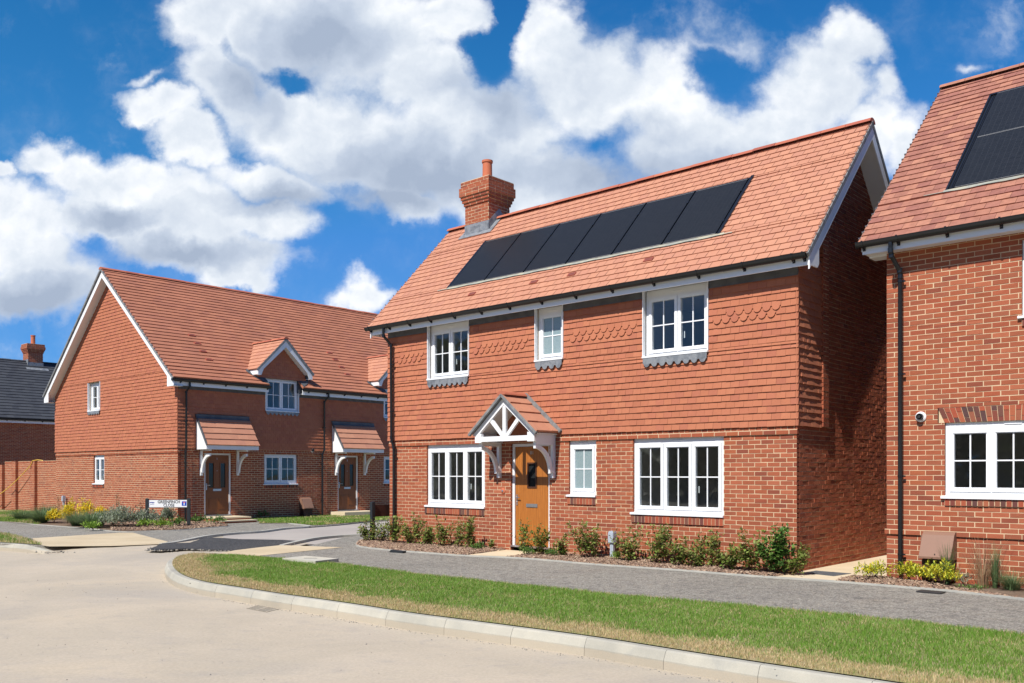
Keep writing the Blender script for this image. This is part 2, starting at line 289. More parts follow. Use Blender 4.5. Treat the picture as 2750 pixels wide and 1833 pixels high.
def tactile_mat():
    m = bpy.data.materials.new('buff tactile paving'); m.use_nodes = True; t = NT(m.node_tree); b = t.N['Principled BSDF']
    oc = t.n('ShaderNodeTexCoord').outputs['Object']
    mp = t.n('ShaderNodeMapping'); t.lk(oc, mp.inputs[0]); mp.inputs['Rotation'].default_value = (0, 0, R_(42))
    c = t.ramp(t.smooth(t.noise(oc, .9, 5), .3, .7), [(0, (.46, .37, .235)), (1, (.54, .445, .295))])
    br = t.n('ShaderNodeTexBrick', _offset=0.0); t.lk(mp.outputs[0], br.inputs[0]); br.inputs['Scale'].default_value = 1
    br.inputs['Brick Width'].default_value = .4; br.inputs['Row Height'].default_value = .4; br.inputs['Mortar Size'].default_value = .006
    c = t.mix(t.math('MULTIPLY', br.outputs['Fac'], .45), c, (.36, .27, .16, 1))
    v = t.n('ShaderNodeTexVoronoi', _feature='F1'); t.lk(mp.outputs[0], v.inputs['Vector']); v.inputs['Scale'].default_value = 1 / .0667; v.inputs['Randomness'].default_value = 0
    dome = t.smooth(t.math('SUBTRACT', 1, v.outputs['Distance']), .62, .75)
    c = t.mix(t.math('MULTIPLY', dome, .35), c, (.74, .62, .42, 1))
    t.lk(c, b.inputs['Base Color']); b.inputs['Roughness'].default_value = .9
    bp = t.n('ShaderNodeBump'); bp.inputs['Strength'].default_value = .8; bp.inputs['Distance'].default_value = .006
    t.lk(dome, bp.inputs['Height']); t.lk(bp.outputs[0], b.inputs['Normal']); return m
M['tactile'] = tactile_mat()

# ------------------------------------------------------------------ mesh helpers
class T3:
    """an affine frame: point = o + a*s + b*out + c*z"""
    def __init__(s, o, a, b, c):
        s.o, s.a, s.b, s.c = map(lambda q: np.array(q, float), (o, a, b, c)); s.flip = np.dot(np.cross(s.a, s.b), s.c) < 0
    def __call__(s, p): return s.o + s.a * p[0] + s.b * p[1] + s.c * p[2]
ID = T3((0, 0, 0), (1, 0, 0), (0, 1, 0), (0, 0, 1))
def front(y=0, o=(0, 0, 0)): return T3((o[0], o[1] + y, o[2]), (1, 0, 0), (0, -1, 0), (0, 0, 1))
def right(x=0, o=(0, 0, 0)): return T3((o[0] + x, o[1], o[2]), (0, 1, 0), (1, 0, 0), (0, 0, 1))
def left(x=0): return T3((x, 0, 0), (0, 1, 0), (-1, 0, 0), (0, 0, 1))
def back(y=0): return T3((0, y, 0), (1, 0, 0), (0, 1, 0), (0, 0, 1))
class MB:
    def __init__(s): s.v = []; s.f = []; s.m = []; s.uv = None
    def add(s, pts, faces, T=ID, m=0):
        b = len(s.v)
        for p in pts: s.v.append(tuple(T(p)))
        for f in faces:
            s.f.append(tuple(b + i for i in (reversed(f) if T.flip else f))); s.m.append(m)
    def box(s, T, s0, s1, o0, o1, z0, z1, m=0, skip=''):
        P = [(s0, o0, z0), (s1, o0, z0), (s1, o1, z0), (s0, o1, z0), (s0, o0, z1), (s1, o0, z1), (s1, o1, z1), (s0, o1, z1)]
        Fc = {'-': (0, 1, 5, 4), 'r': (1, 2, 6, 5), '+': (2, 3, 7, 6), 'l': (3, 0, 4, 7), 'b': (0, 3, 2, 1), 't': (4, 5, 6, 7)}
        s.add(P, [f for k, f in Fc.items() if k not in skip], T, m)
    def quad(s, T, a, b, c, d, m=0): s.add([a, b, c, d], [(0, 1, 2, 3)], T, m)
    def prism(s, T, poly, e0, e1, ax='sz', m=0):
        """extrude a polygon; ax 'sz': poly in (s,z) between out e0..e1; 'oz': poly in (out,z) between s; 'so': between z"""
        n = len(poly); f3 = {'sz': lambda p, e: (p[0], e, p[1]), 'oz': lambda p, e: (e, p[0], p[1]), 'so': lambda p, e: (p[0], p[1], e)}[ax]
        P = [f3(p, e0) for p in poly] + [f3(p, e1) for p in poly]
        ar = sum(poly[i][0] * poly[(i + 1) % n][1] - poly[(i + 1) % n][0] * poly[i][1] for i in range(n))
        rev = (ar < 0) != (ax == 'sz')
        Fs = [tuple(reversed(range(n))), tuple(range(n, 2 * n))] + [(i, (i + 1) % n, n + (i + 1) % n, n + i) for i in range(n)]
        if rev: Fs = [tuple(reversed(f)) for f in Fs]
        s.add(P, Fs, T, m)
    def tube(s, pts, r, n=8, T=ID, m=0, cap=True, r2=None):
        pts = [np.array(T(p)) for p in pts]; b = len(s.v); k = len(pts)
        up = None
        for i, p in enumerate(pts):
            d = pts[min(i + 1, k - 1)] - pts[max(i - 1, 0)]; d = d / (np.linalg.norm(d) + 1e-9)
            if up is None:
                up = np.array((0, 0, 1.)) if abs(d[2]) < .9 else np.array((1., 0, 0))
            x = np.cross(d, up); x /= np.linalg.norm(x) + 1e-9; y = np.cross(x, d); up = y
            rr = r if r2 is None else r + (r2 - r) * i / max(k - 1, 1)
            for j in range(n):
                a = 2 * math.pi * j / n; s.v.append(tuple(p + x * rr * math.cos(a) + y * rr * math.sin(a)))
        for i in range(k - 1):
            for j in range(n):
                s.f.append((b + i * n + j, b + i * n + (j + 1) % n, b + (i + 1) * n + (j + 1) % n, b + (i + 1) * n + j)); s.m.append(m)
        if cap:
            s.f.append(tuple(b + j for j in reversed(range(n)))); s.m.append(m)
            s.f.append(tuple(b + (k - 1) * n + j for j in range(n))); s.m.append(m)
    def lathe(s, T, prof, c, n=16, axis='z', m=0):
        """prof: (radius, height) list turned about an axis of frame T through c=(s,out,z)"""
        b = len(s.v)
        for (r, h) in prof:
            for j in range(n):
                a = 2 * math.pi * j / n; x, y = r * math.cos(a), r * math.sin(a)
                p = (c[0] + x, c[1] + y, c[2] + h) if axis == 'z' else (c[0] + x, c[1] + h, c[2] + y)
                s.v.append(tuple(T(p)))
        for i in range(len(prof) - 1):
            for j in range(n):
                s.f.append((b + i * n + j, b + i * n + (j + 1) % n, b + (i + 1) * n + (j + 1) % n, b + (i + 1) * n + j)); s.m.append(m)
        s.f.append(tuple(b + (len(prof) - 1) * n + j for j in range(n))); s.m.append(m)
        s.f.append(tuple(b + j for j in range(n))); s.m.append(m)
    def build(s, name, mats, parent=None, smooth=False, recalc=False):
        me = bpy.data.meshes.new(name); me.from_pydata(s.v, [], s.f)
        for k in (mats if isinstance(mats, (list, tuple)) else [mats]): me.materials.append(M[k])
        if len(me.materials) > 1: me.polygons.foreach_set('material_index', s.m)
        if s.uv:
            l = me.uv_layers.new(name='UVMap'); l.data.foreach_set('uv', [c for q in s.uv for c in q])
        if smooth: me.polygons.foreach_set('use_smooth', [True] * len(me.polygons)); me.set_sharp_from_angle(angle=R_(40))
        me.update()
        o = bpy.data.objects.new(name, me); SC.collection.objects.link(o)
        if parent: o.parent = parent
        return o
def tag(o, label=None, cat=None, group=None, kind=None):
    for k, v in (('label', label), ('category', cat), ('group', group), ('kind', kind)):
        if v: o[k] = v
    return o
def empty(name, loc, rz=0, label=None, cat=None, group=None):
    o = bpy.data.objects.new(name, None); SC.collection.objects.link(o); o.location = loc; o.rotation_euler = (0, 0, rz); o.empty_display_size = .3
    return tag(o, label, cat, group)
ANG = math.atan2(rY, rX)

def cuts(a, b, ops):
    out = [(a, b)]
    for (c, d) in ops:
        nx = []
        for (p, q) in out:
            if d <= p or c >= q: nx.append((p, q)); continue
            if c > p: nx.append((p, c))
            if d < q: nx.append((d, q))
        out = nx
    return [(p, q) for p, q in out if q - p > .004]
def rows(z0, z1, gauge):
    k = 0
    while z0 + k * gauge < z1 - .004: yield k, z0 + k * gauge, min(z0 + (k + 1) * gauge, z1); k += 1
def split(za, zb, ops):
    e = sorted({za, zb} | {z for o in ops for z in (o[2], o[3]) if za + .003 < z < zb - .003})
    return list(zip(e[:-1], e[1:]))

def bricks(mb, T, lim, z0, z1, ops=(), off=0., phase=0., m=0, mm=1, c0=False, c1=False, L=.225, G=.075, fd=.035, jit=.0011, mfull=False, J=.0118):
    """stretcher bond: every brick its own box, over a recessed mortar sheet"""
    rc = .0034 if jit < .0025 else .0055; lim_j = (rc - .0007) / 2; cl_ = lambda v_: max(-lim_j, min(lim_j, v_))
    for k, za, zb in rows(z0, z1, G):
        zt = min(za + G - J, z1)
        for (p, q) in split(za, zb, ops):
            a, b = lim((p + q) / 2)
            if b - a < .02: continue
            for (u, v) in cuts(a, b, [(o[0], o[1]) for o in ops if o[2] < (p + q) / 2 < o[3]]):
                mb.quad(T, (v, off - rc, p), (u, off - rc, p), (u, off - rc, q), (v, off - rc, q), mm)
        for (p, q) in split(za, zt, ops):
            a, b = lim((p + q) / 2)
            if b - a < .02: continue
            for (u, v) in cuts(a, b, [(o[0], o[1]) for o in ops if o[2] < (p + q) / 2 < o[3]]):
                ph = phase + (L / 2 if k % 2 else 0); i = math.floor((u - ph) / L)
                while ph + i * L < v:
                    s0 = max(ph + i * L + J / 2, u); s1 = min(ph + (i + 1) * L - J / 2, v); i += 1
                    if s1 - s0 < .015: continue
                    e0 = s0 - u < .012; e1 = v - s1 < .012; s0 = u if e0 else s0; s1 = v if e1 else s1
                    dp = .103 if ((e0 and (c0 or u > a + .001)) or (e1 and (c1 or v < b - .001))) else fd
                    o = off + cl_(random.gauss(0, jit)); j = [cl_(random.gauss(0, jit * .9)) for _ in range(4)]
                    e = [random.gauss(0, .0013) for _ in range(4)]
                    P = [(s0, o - dp, p), (s1, o - dp, p), (s1 + e[0], o + j[0], p + e[1]), (s0 + e[2], o + j[1], p + e[3]), (s0, o - dp, q), (s1, o - dp, q), (s1 + e[0], o + j[2], q + e[3]), (s0 + e[2], o + j[3], q + e[1])]
                    mb.add(P, [(1, 2, 6, 5), (2, 3, 7, 6), (3, 0, 4, 7), (0, 3, 2, 1), (4, 5, 6, 7)], T, m)
def soldiers(mb, T, s0, s1, z0, z1, off=.02, m=2, mm=1, pitch=.075, slant=0., back_=.06):
    n = max(1, round((s1 - s0) / pitch)); pt = (s1 - s0) / n
    mb.box(T, s0, s1, off - back_, off - .006, z0 + .004, z1 - .002, mm)
    for i in range(n):
        a, b = s0 + i * pt + .005, s0 + (i + 1) * pt - .005; j = random.gauss(0, .0015)
        mb.box(T, a, b, off - back_, off + j, z0, z1, m, '-')

def tiles(mb, T, lim, z0, z1, ops=(), gauge=.1145, w=.165, base=0., lift=.018, th=.012, clubs=(), jit=.0016, m=0, mb_=None, zj=.0015, gap=.0032):
    """overlapping rows; each tile is its own tilted box; clubs: (s0, s1, row) get a round tail"""
    for k, za, zb in rows(z0, z1, gauge):
        for (p, q) in split(za, zb, ops):
            a, b = lim((p + q) / 2)
            if b - a < .03: continue
            top = q == zb
            for (u, v) in cuts(a, b, [(o[0], o[1]) for o in ops if o[2] < (p + q) / 2 < o[3]]):
                mb.quad(T, (v, base + .002, p), (u, base + .002, p), (u, base + .002, q), (v, base + .002, q), m if mb_ is None else mb_)
                ph = (w / 2 if k % 2 else 0); i = math.floor((u - ph) / w)
                while ph + i * w < v:
                    s0 = max(ph + i * w + gap / 2, u); s1 = min(ph + (i + 1) * w - gap / 2, v); i += 1
                    if s1 - s0 < .02: continue
                    full = s1 - s0 > w * .9
                    dz = random.gauss(0, zj) if p == za else 0
                    o1 = base + lift + th + random.gauss(0, jit); o0 = base + th * .9 + (0 if p == za else lift * .5); tw = random.gauss(0, jit * .8)
                    ze = q + (.012 if top else 0)
                    if full and p == za and any(c[2] == k and c[0] <= (s0 + s1) / 2 <= c[1] for c in clubs):
                        r = (s1 - s0) / 2 * .84; cx = (s0 + s1) / 2; zc = p + r * .35
                        arc = [(cx - r * math.cos(x), zc - r * math.sin(x)) for x in np.linspace(0, math.pi, 9)]
                        fr_ = [(s0, zc + .008)] + arc + [(s1, zc + .008), (s1, ze), (s0, ze)]
                        fo = lambda z_: o1 + (o0 - o1) * (z_ - p) / (ze - p)
                        n = len(fr_); P = [(x, fo(z_) + .003, z_) for x, z_ in fr_] + [(x, fo(z_) - th, z_) for x, z_ in fr_]
                        mb.add(P, [tuple(reversed(range(n)))] + [(i_, (i_ + 1) % n, n + (i_ + 1) % n, n + i_) for i_ in range(n)], T, m)
                        continue
                    P = [(s0, base, p + dz), (s1, base, p + dz), (s1, o1 + tw, p + dz), (s0, o1 - tw, p + dz), (s0, base, ze), (s1, base, ze), (s1, o0, ze), (s0, o0, ze)]
                    mb.add(P, [(1, 2, 6, 5), (2, 3, 7, 6), (3, 0, 4, 7), (0, 3, 2, 1)], T, m)

def ridge_tiles(mb, T, s0, s1, r=.12, L=.45, m=0, base=0):
    """half round tiles along frame axis s, at out=0,z=0"""
    n = max(1, round((s1 - s0) / L)); L = (s1 - s0) / n
    for i in range(n):
        a, b = s0 + i * L + .003, s0 + (i + 1) * L - .003; dz = random.gauss(0, .003)
        sec = [(r * 1.12 * math.sin(x), r * .92 * math.cos(x) - r * .55 + dz) for x in np.linspace(-1.35, 1.35, 9)]
        k = len(sec); P = [(a, p, q) for p, q in sec] + [(b, p, q) for p, q in sec]
        mb.add(P, [(j, j + 1, k + j + 1, k + j) for j in range(k - 1)] + [tuple(range(k)), tuple(reversed(range(k, 2 * k)))], T, m)
def gutter(parent, T, s0, s1, o, z, brk, r=.058, name='gutter'):
    mb = MB(); sec = [(o + r * math.sin(x), z - r * 1.5 * math.cos(x)) for x in np.linspace(-math.pi / 2, math.pi / 2, 9)]
    sec += [(o + (r - .006) * math.sin(x), z - (r - .006) * 1.5 * math.cos(x)) for x in np.linspace(math.pi / 2, -math.pi / 2, 9)]
    mb.prism(T, sec, s0, s1, 'oz')
    for e in (s0, s1 - .02): mb.prism(T, [(o + (r + .003) * math.sin(x), z + .002 - (r + .003) * 1.5 * math.cos(x)) for x in np.linspace(-math.pi / 2, math.pi / 2, 9)], e, e + .02, 'oz')
    g_ = mb.build(name, 'black', parent, True)
    b = MB(); rr = r + .007
    b.prism(T, [(o - rr, z + .01)] + [(o + rr * math.sin(x), z - rr * 1.5 * math.cos(x)) for x in np.linspace(-math.pi / 2, math.pi / 2, 9)] + [(o + rr, z + .01), (o + rr - .006, z + .006)] + [(o + (rr - .006) * math.sin(x), z - (rr - .006) * 1.5 * math.cos(x)) for x in np.linspace(math.pi / 2, -math.pi / 2, 9)], -.014, .014, 'oz')
    b.box(T, -.02, .02, o - rr - .003, o - rr + .02, z - .13, z + .01)
    b.prism(T, [(o - rr, z - .13), (o - rr, z - .08), (o - .01, z - rr * 1.5 + .004), (o, z - rr * 1.5 - .010)], -.012, .012, 'oz')
    first = None
    for x in brk:
        if first is None: first = b.build('gutter_bracket', 'black', g_, True); q = first
        else: q = first.copy(); SC.collection.objects.link(q); q.parent = g_
        q.location = Vector(T.a) * x
    return g_
def downpipe(parent, T, pts, clips, r=.034):
    mb = MB(); mb.tube(pts, r, 10, T); 
    for i in range(1, len(pts) - 1): mb.lathe(T, [(r + .007, -.035), (r + .007, .035)], pts[i], 10)
    p = mb.build('downpipe', 'black', parent, True)
    for (s, o, z) in clips:
        c = MB(); c.lathe(T, [(r + .006, -.015), (r + .006, .015)], (s, o, z), 10); c.box(T, s + r, s + r + .035, o - .03, o + .005, z - .012, z + .012); c.box(T, s - .02, s + .02, o - r - .05, o - r, z - .01, z + .01)
        c.build('pipe_clip', 'black', p)
    return p

def window(parent, T, s0, s1, z0, z1, lights=1, rec=.07, bars=(1, 1), sill=True, glass='glass', room=None, sillh=.035, head=0.03, asym=None, handle=True, horn=.05, openers=None):
    """uPVC casement: outer frame, sashes, mullions; sub-parts pane, glazing_bars, sill, window_handle"""
    fw = .052; sw = .050; mb = MB(); o1 = -rec; o0 = -rec - .07
    zb = z0 + (sillh if sill else 0)
    mb.box(T, s0, s0 + fw, o0, o1, zb, z1); mb.box(T, s1 - fw, s1, o0, o1, zb, z1)
    mb.box(T, s0 + fw, s1 - fw, o0, o1, zb, zb + fw); mb.box(T, s0 + fw, s1 - fw, o0, o1, z1 - fw - head, z1)
    n = lights; W_ = (s1 - s0 - 2 * fw); ed = [s0 + fw + W_ * i / n for i in range(n + 1)]
    pn = MB(); gb = MB()
    for i in range(n):
        a, b = ed[i] + (.003 if i == 0 else .006), ed[i + 1] - (.003 if i == n - 1 else .006)
        za, zz = zb + fw + .003, z1 - fw - head - .003
        o2 = o1 + .014
        mb.box(T, a, a + sw, o0 + .004, o2, za, zz); mb.box(T, b - sw, b, o0 + .004, o2, za, zz)
        mb.box(T, a + sw, b - sw, o0 + .004, o2, za, za + sw); mb.box(T, a + sw, b - sw, o0 + .004, o2, zz - sw, zz)
        if i < n - 1: mb.box(T, b + .001, b + .011, o0, o1 - .004, zb + fw, z1 - fw - head)
        ga, gb_, gz0, gz1 = a + sw, b - sw, za + sw, zz - sw
        # bevelled bead round the glass
        e = .012
        for (p, q, rr, ss) in ((ga, ga + e, gz0, gz1), (gb_ - e, gb_, gz0, gz1)): mb.box(T, p, q, o0 + .01, o1 + .002, rr, ss)
        for (rr, ss) in ((gz0, gz0 + e), (gz1 - e, gz1)): mb.box(T, ga + e, gb_ - e, o0 + .01, o1 + .002, rr, ss)
        pn.quad(T, (gb_, o1 - .024, gz0), (ga, o1 - .024, gz0), (ga, o1 - .024, gz1), (gb_, o1 - .024, gz1))
        for c in range(1, bars[0] + 1): x = ga + (gb_ - ga) * c / (bars[0] + 1); gb.box(T, x - .010, x + .010, o1 - .036, o1 - .014, gz0 + e, gz1 - e)
        for c in range(1, bars[1] + 1):
            z = gz0 + (gz1 - gz0) * c / (bars[1] + 1)
            xs = [ga + e] + [ga + (gb_ - ga) * c2 / (bars[0] + 1) for c2 in range(1, bars[0] + 1)] + [gb_ - e]
            for x0, x1 in zip(xs[:-1], xs[1:]): gb.box(T, x0 + (.0101 if x0 > ga + e else 0), x1 - (.0101 if x1 < gb_ - e else 0), o1 - .035, o1 - .015, z - .010, z + .010)
    if head > 0: mb.box(T, (s0 + s1) / 2 - .11, (s0 + s1) / 2 + .11, o1, o1 + .012, z1 - head * .7 - .01, z1 - head * .7 + .004)
    w_ = mb.build('window', 'white', parent)
    pn.build('pane', glass, w_); gb.build('glazing_bars', 'white', w_)
    if sill:
        sb = MB(); sb.prism(T, [(o0, z0 + sillh - .001), (-rec + .0, z0 + sillh - .001), (.045, z0 + .022), (.045, z0 - .012), (.03, z0 - .012), (o0, z0 + .0)], s0 - horn, s1 + horn * .2, 'oz')
        sb.build('sill', 'white', w_)
    if handle and glass == 'glass':
        h = MB(); x = ed[-2] + sw * .5 + .02 if n > 1 else s1 - fw - sw * .5; zc = (zb + z1) / 2 - .25
        h.box(T, x + .035, x + .050, o0 - .03, o0 - .015, zc - .06, zc + .06); h.build('window_handle', 'white', w_)
    if room:
        d, x0, x1, zlo, zhi = room; rm = MB(); oi = o0 - .003
        A, B_ = s0 - x0, s1 + x1
        # room open towards the window: side walls, back, ceiling, floor, and the wall round the opening
        for f in (((A, oi, zlo), (A, oi - d, zlo), (A, oi - d, zhi), (A, oi, zhi)), ((B_, oi, zlo), (B_, oi, zhi), (B_, oi - d, zhi), (B_, oi - d, zlo)), ((A, oi - d, zlo), (B_, oi - d, zlo), (B_, oi - d, zhi), (A, oi - d, zhi)), ((A, oi, zhi), (A, oi - d, zhi), (B_, oi - d, zhi), (B_, oi, zhi))): rm.add(f, [(0, 1, 2, 3)], T, 0)
        rm.add(((A, oi, zlo), (B_, oi, zlo), (B_, oi - d, zlo), (A, oi - d, zlo)), [(0, 1, 2, 3)], T, 1)
        for f in (((A, oi, zlo), (s0, oi, zlo), (s0, oi, zhi), (A, oi, zhi)), ((s1, oi, zlo), (B_, oi, zlo), (B_, oi, zhi), (s1, oi, zhi)), ((s0, oi, zlo), (s1, oi, zlo), (s1, oi, z0), (s0, oi, z0)), ((s0, oi, z1), (s1, oi, z1), (s1, oi, zhi), (s0, oi, zhi))): rm.add(f, [(0, 1, 2, 3)], T, 0)
        rm.build('room', ['room', 'room_floor'], w_)
    return w_
def reveal(parent, T, s0, s1, z0, z1, o1, rec, name='window_reveal', th=.018):
    """white boards lining an opening in the tile hanging"""
    mb = MB(); d = -rec - .07
    mb.box(T, s0 - th, s0, d, o1, z0, z1); mb.box(T, s1, s1 + th, d, o1, z0, z1); mb.box(T, s0 - th, s1 + th, d, o1 + .02, z0 - .03, z0)
    return mb.build(name, 'white', parent)
def apron(parent, T, s0, s1, zt, zb, o=.05, pitch=.17):
    n = round((s1 - s0) / pitch); p = (s1 - s0) / n; poly = [(s1, zt), (s0, zt)]
    for i in range(n):
        cx = s0 + (i + .5) * p; r = p * .36
        poly += [(s0 + i * p + .002, zb + r * 1.1)] + [(cx - r * math.cos(x), zb + r * 1.0 - r * math.sin(x)) for x in np.linspace(0.1, math.pi - .1, 7)] + [(s0 + (i + 1) * p - .002, zb + r * 1.1)]
    mb = MB(); mb.prism(T, poly, o - .012, o, 'sz'); return mb.build('lead_apron', 'lead', parent)
def text_mesh(parent, T, txt, s, z, o, size, mname, name='lettering', align='CENTER', ext=.0015, spacing=1.0, sx=1.0):
    cu = bpy.data.curves.new('t', 'FONT'); cu.body = txt; cu.size = size; cu.align_x = align; cu.align_y = 'CENTER'; cu.extrude = ext; cu.space_character = spacing; cu.space_line = .85; cu.offset = size * .018 if mname == 'ink' else 0; cu.resolution_u = 4
    ob = bpy.data.objects.new('t', cu); SC.collection.objects.link(ob); bpy.context.view_layer.update()
    me = bpy.data.meshes.new_from_object(ob.evaluated_get(bpy.context.evaluated_depsgraph_get())); bpy.data.objects.remove(ob); bpy.data.curves.remove(cu)
    mir = 1 if np.dot(np.cross(T.a, T.c), T.b) > 0 else -1
    for v in me.vertices: v.co = Vector(T((s + mir * v.co.x * sx, o + v.co.z, z + v.co.y)))
    me.name = name; me.materials.clear(); me.materials.append(M[mname])
    q = bpy.data.objects.new(name, me); SC.collection.objects.link(q); q.parent = parent; return q
def chimney(parent, x0, x1, y0, y1, zb, zc, zt, zbase_flash, pot_h=.56, cor=4, slope_front=True):
    """shaft, corbelled head and pot; flashing at the foot"""
    mb = MB()
    def ring(a0, a1, b0, b1, za, zb_):
        F_, B_, Rr, L_ = front(b0), back(b1), right(a1), left(a0)
        for T, l, c in ((F_, (a0, a1), True), (B_, (a0, a1), True), (Rr, (b0 + .008, b1 - .008), False), (L_, (b0 + .008, b1 - .008), False)):
            bricks(mb, T, lambda z: l, za, zb_, (), 0, l[0], 0, 1, c0=False, c1=False, fd=.02)
    ring(x0, x1, y0, y1, zb, zc)
    st = .027; z = zc
    for i in range(1, cor + 1):
        ring(x0 - st * i, x1 + st * i, y0 - st * i, y1 + st * i, z, z + .075)
        mb.box(ID, x0 - st * i + .008, x1 + st * i - .008, y0 - st * i + .008, y1 + st * i - .008, z + .002, z + .064, 1); z += .075
    k = st * cor; ring(x0 - k, x1 + k, y0 - k, y1 + k, z, zt - .15)
    k2 = k - .03; mb.box(ID, x0 - k2 - .022, x1 + k2 + .022, y0 - k2 - .022, y1 + k2 + .022, zt - .158, zt - .152, 1)
    ring(x0 - k2, x1 + k2, y0 - k2, y1 + k2, zt - .15, zt)
    mb.box(ID, x0 + .02, x1 - .02, y0 + .02, y1 - .02, zb, zt - .01, 1)
    mb.box(ID, x0 - k2 + .01, x1 + k2 - .01, y0 - k2 + .01, y1 + k2 - .01, zt - .012, zt + .006, 1)
    c = mb.build('chimney', ['brick', 'mortar'], parent)
    p = MB(); p.lathe(ID, [(.150, 0), (.125, .02), (.118, pot_h - .06), (.138, pot_h - .05), (.138, pot_h), (.108, pot_h), (.100, pot_h - .2)], ((x0 + x1) / 2, (y0 + y1) / 2, zt), 20)
    p.build('chimney_pot', 'pot', c, True)
    return c

def bargeboard(mb, T, poly_fn, o0, o1): pass
def rake(mb, T, sA, zA, sB, zB, w, o0, o1, m=0, below=0.):
    """a board following a roof slope from (sA,zA) to (sB,zB), hanging w below it"""
    mb.prism(T, [(sA, zA - below), (sB, zB - below), (sB, zB - below - w), (sA, zA - below - w)], o0, o1, 'sz', m)

def roof_frame(y0, z0, y1, z1, axis='y', sgn=1, off=0.):
    """slope from the eave (y0,z0) to the ridge (y1,z1); returns frame and length. axis 'y': slope runs in y; 'x': in x"""
    L = math.hypot(y1 - y0, z1 - z0); dy, dz = (y1 - y0) / L, (z1 - z0) / L; s = 1 if dy > 0 else -1
    if axis == 'y': return T3((0, y0 - dz * s * off, z0 + abs(dy) * off), (1, 0, 0), (0, -dz * s, abs(dy)), (0, dy, dz)), L
    return T3((y0 - dz * s * off, 0, z0 + abs(dy) * off), (0, 1, 0), (-dz * s, 0, abs(dy)), (dy, 0, dz)), L

# ================================================================== THE DETACHED HOUSE (centre)
C1 = Vector((764.4 * 14.4 / F, 14.4, 0)); O1 = C1 - 10.07 * Vector((rX, rY, 0))
H1 = empty('detached_house', O1, ANG, 'large orange tile hung brick house in the centre with six solar panels and chimney', 'house')
WID = 10.07; DEP = 4.7; FT = front(); RT = right(WID)
gf = [(1.30, 3.12, .89, 2.24), (3.865, 4.905, -.05, 2.215), (5.40, 6.06, 1.19, 2.24), (6.91, 8.765, .89, 2.24)]
uf = [(1.39, 2.67, 3.73, 4.95), (4.58, 5.275, 3.88, 4.95), (7.17, 8.48, 3.73, 4.95)]
mb = MB()
full = lambda a, b: (lambda z: (a, b))
sold = [(1.245, 3.115, .70, .86), (5.37, 6.055, 1.00, 1.16), (6.875, 8.765, .70, .86)]
bricks(mb, FT, full(0, WID), -.01 - .3, 2.24, gf + sold, 0, 0, c0=True, c1=True)
for (a, b, z, q) in sold: soldiers(mb, FT, a, b, z, q - .004, .022, 2, 1, .0745)
bricks(mb, FT, full(-.0, WID + .02), 2.24, 2.315, (), .026, .05, c1=True, c0=True)
bricks(mb, FT, full(0, WID + .02), 2.315, 2.39, (), .012, .02, c1=True, L=.1125)
# flank wall up to the roof, with the corbelled strip beside the tile return
za = lambda z: max(0., (z - 4.98) / 1.048 - .36) if z > 4.98 else 0.
def flank(z):
    a = za(z); return (a + (.113 if z < 2.315 else 0), DEP - a)
bricks(mb, RT, lambda z: (.113, DEP), -.31, 2.39, (), 0, .113, c1=True, jit=.0030)
bricks(mb, RT, lambda z: (max(1.06, za(z)), DEP - za(z)), 2.39, 7.6, (), 0, .113, jit=.0030)
bricks(mb, RT, lambda z: (max(.90, za(z)), max(.90, min(1.125, DEP - za(z)))), 2.39, 6.3, (), .065, .90, c0=True, c1=True, jit=.002)
mb.quad(RT, (.02, -.012, 2.39), (DEP, -.012, 2.39), (DEP, -.012, 4.9), (.02, -.012, 4.9), 1)
# hidden walls
bricks(mb, left(0), lambda z: (.113 + za(z), DEP - za(z)), -.31, 7.5, (), .0, .113)
for T_, a, b in ((left(0), .1, DEP),): mb.quad(T_, (a, -.01, -.3), (b, -.01, -.3), (b, -.01, 4.98), (a, -.01, 4.98), 1); mb.add([(a, -.01, 4.98), (b, -.01, 4.98), (DEP / 2, -.01, 7.6)], [(0, 1, 2)], T_, 1)
mb.quad(back(DEP), (0, 0, -.3), (WID, 0, -.3), (WID, 0, 4.98), (0, 0, 4.98), 1)
for z0_, z1_ in ((2.39, 4.97),):
    for (u, v) in cuts(0.0, WID, [(o[0], o[1]) for o in uf]): mb.box(FT, u, v, -.05, -.01, z0_, z1_, 1)
    for (a, b, c, d) in uf: mb.box(FT, a, b, -.05, -.01, z0_, c, 1)
mb.build('wall', ['brick', 'mortar', 'engineering'], H1)
# tile hanging: front and the return round the corner
tb = MB(); clubs = []
kz = lambda z: round((z - 2.372) / .1145)
for a, b in ((.28, 1.28), (2.88, 4.30), (5.42, 7.03), (8.66, 9.86)):
    clubs += [(a, b - .09, kz(4.204)), (a + .09, b, kz(4.318))]
apr = [(o[0] - .02, o[1] + .02, o[2] - .03, 4.95) for o in uf]
tiles(tb, FT, full(-.03, WID + .045), 2.372, 4.81, apr, clubs=clubs, base=.012)
tiles(tb, RT, lambda z: (-.04, .90), 2.372, 5.15, (), base=.012, jit=.003)
tb.build('tile_cladding', 'hung', H1)
ld = MB()
for (u, v) in cuts(0.0, WID + .04, [(o[0] - .02, o[1] + .02) for o in uf]): ld = MB(); ld.box(FT, u, v, .012, .050, 4.79, 4.94); ld.build('lead_flashing', 'lead_dark', H1)
for (a, b, c, d), n in zip(uf, (2, 1, 2)):
    reveal(H1, FT, a, b, c, 4.935, .062, .055)
    window(H1, FT, a + .001, b - .001, c + .002, d - .02, n, rec=.055, sill=False, head=.09, glass='glass' if n == 2 else 'frost', room=(3.2, .6, .5, 2.6, 4.97) if n == 2 else None)
    apron(H1, FT, a, b, c - .03, c - .20, .075)
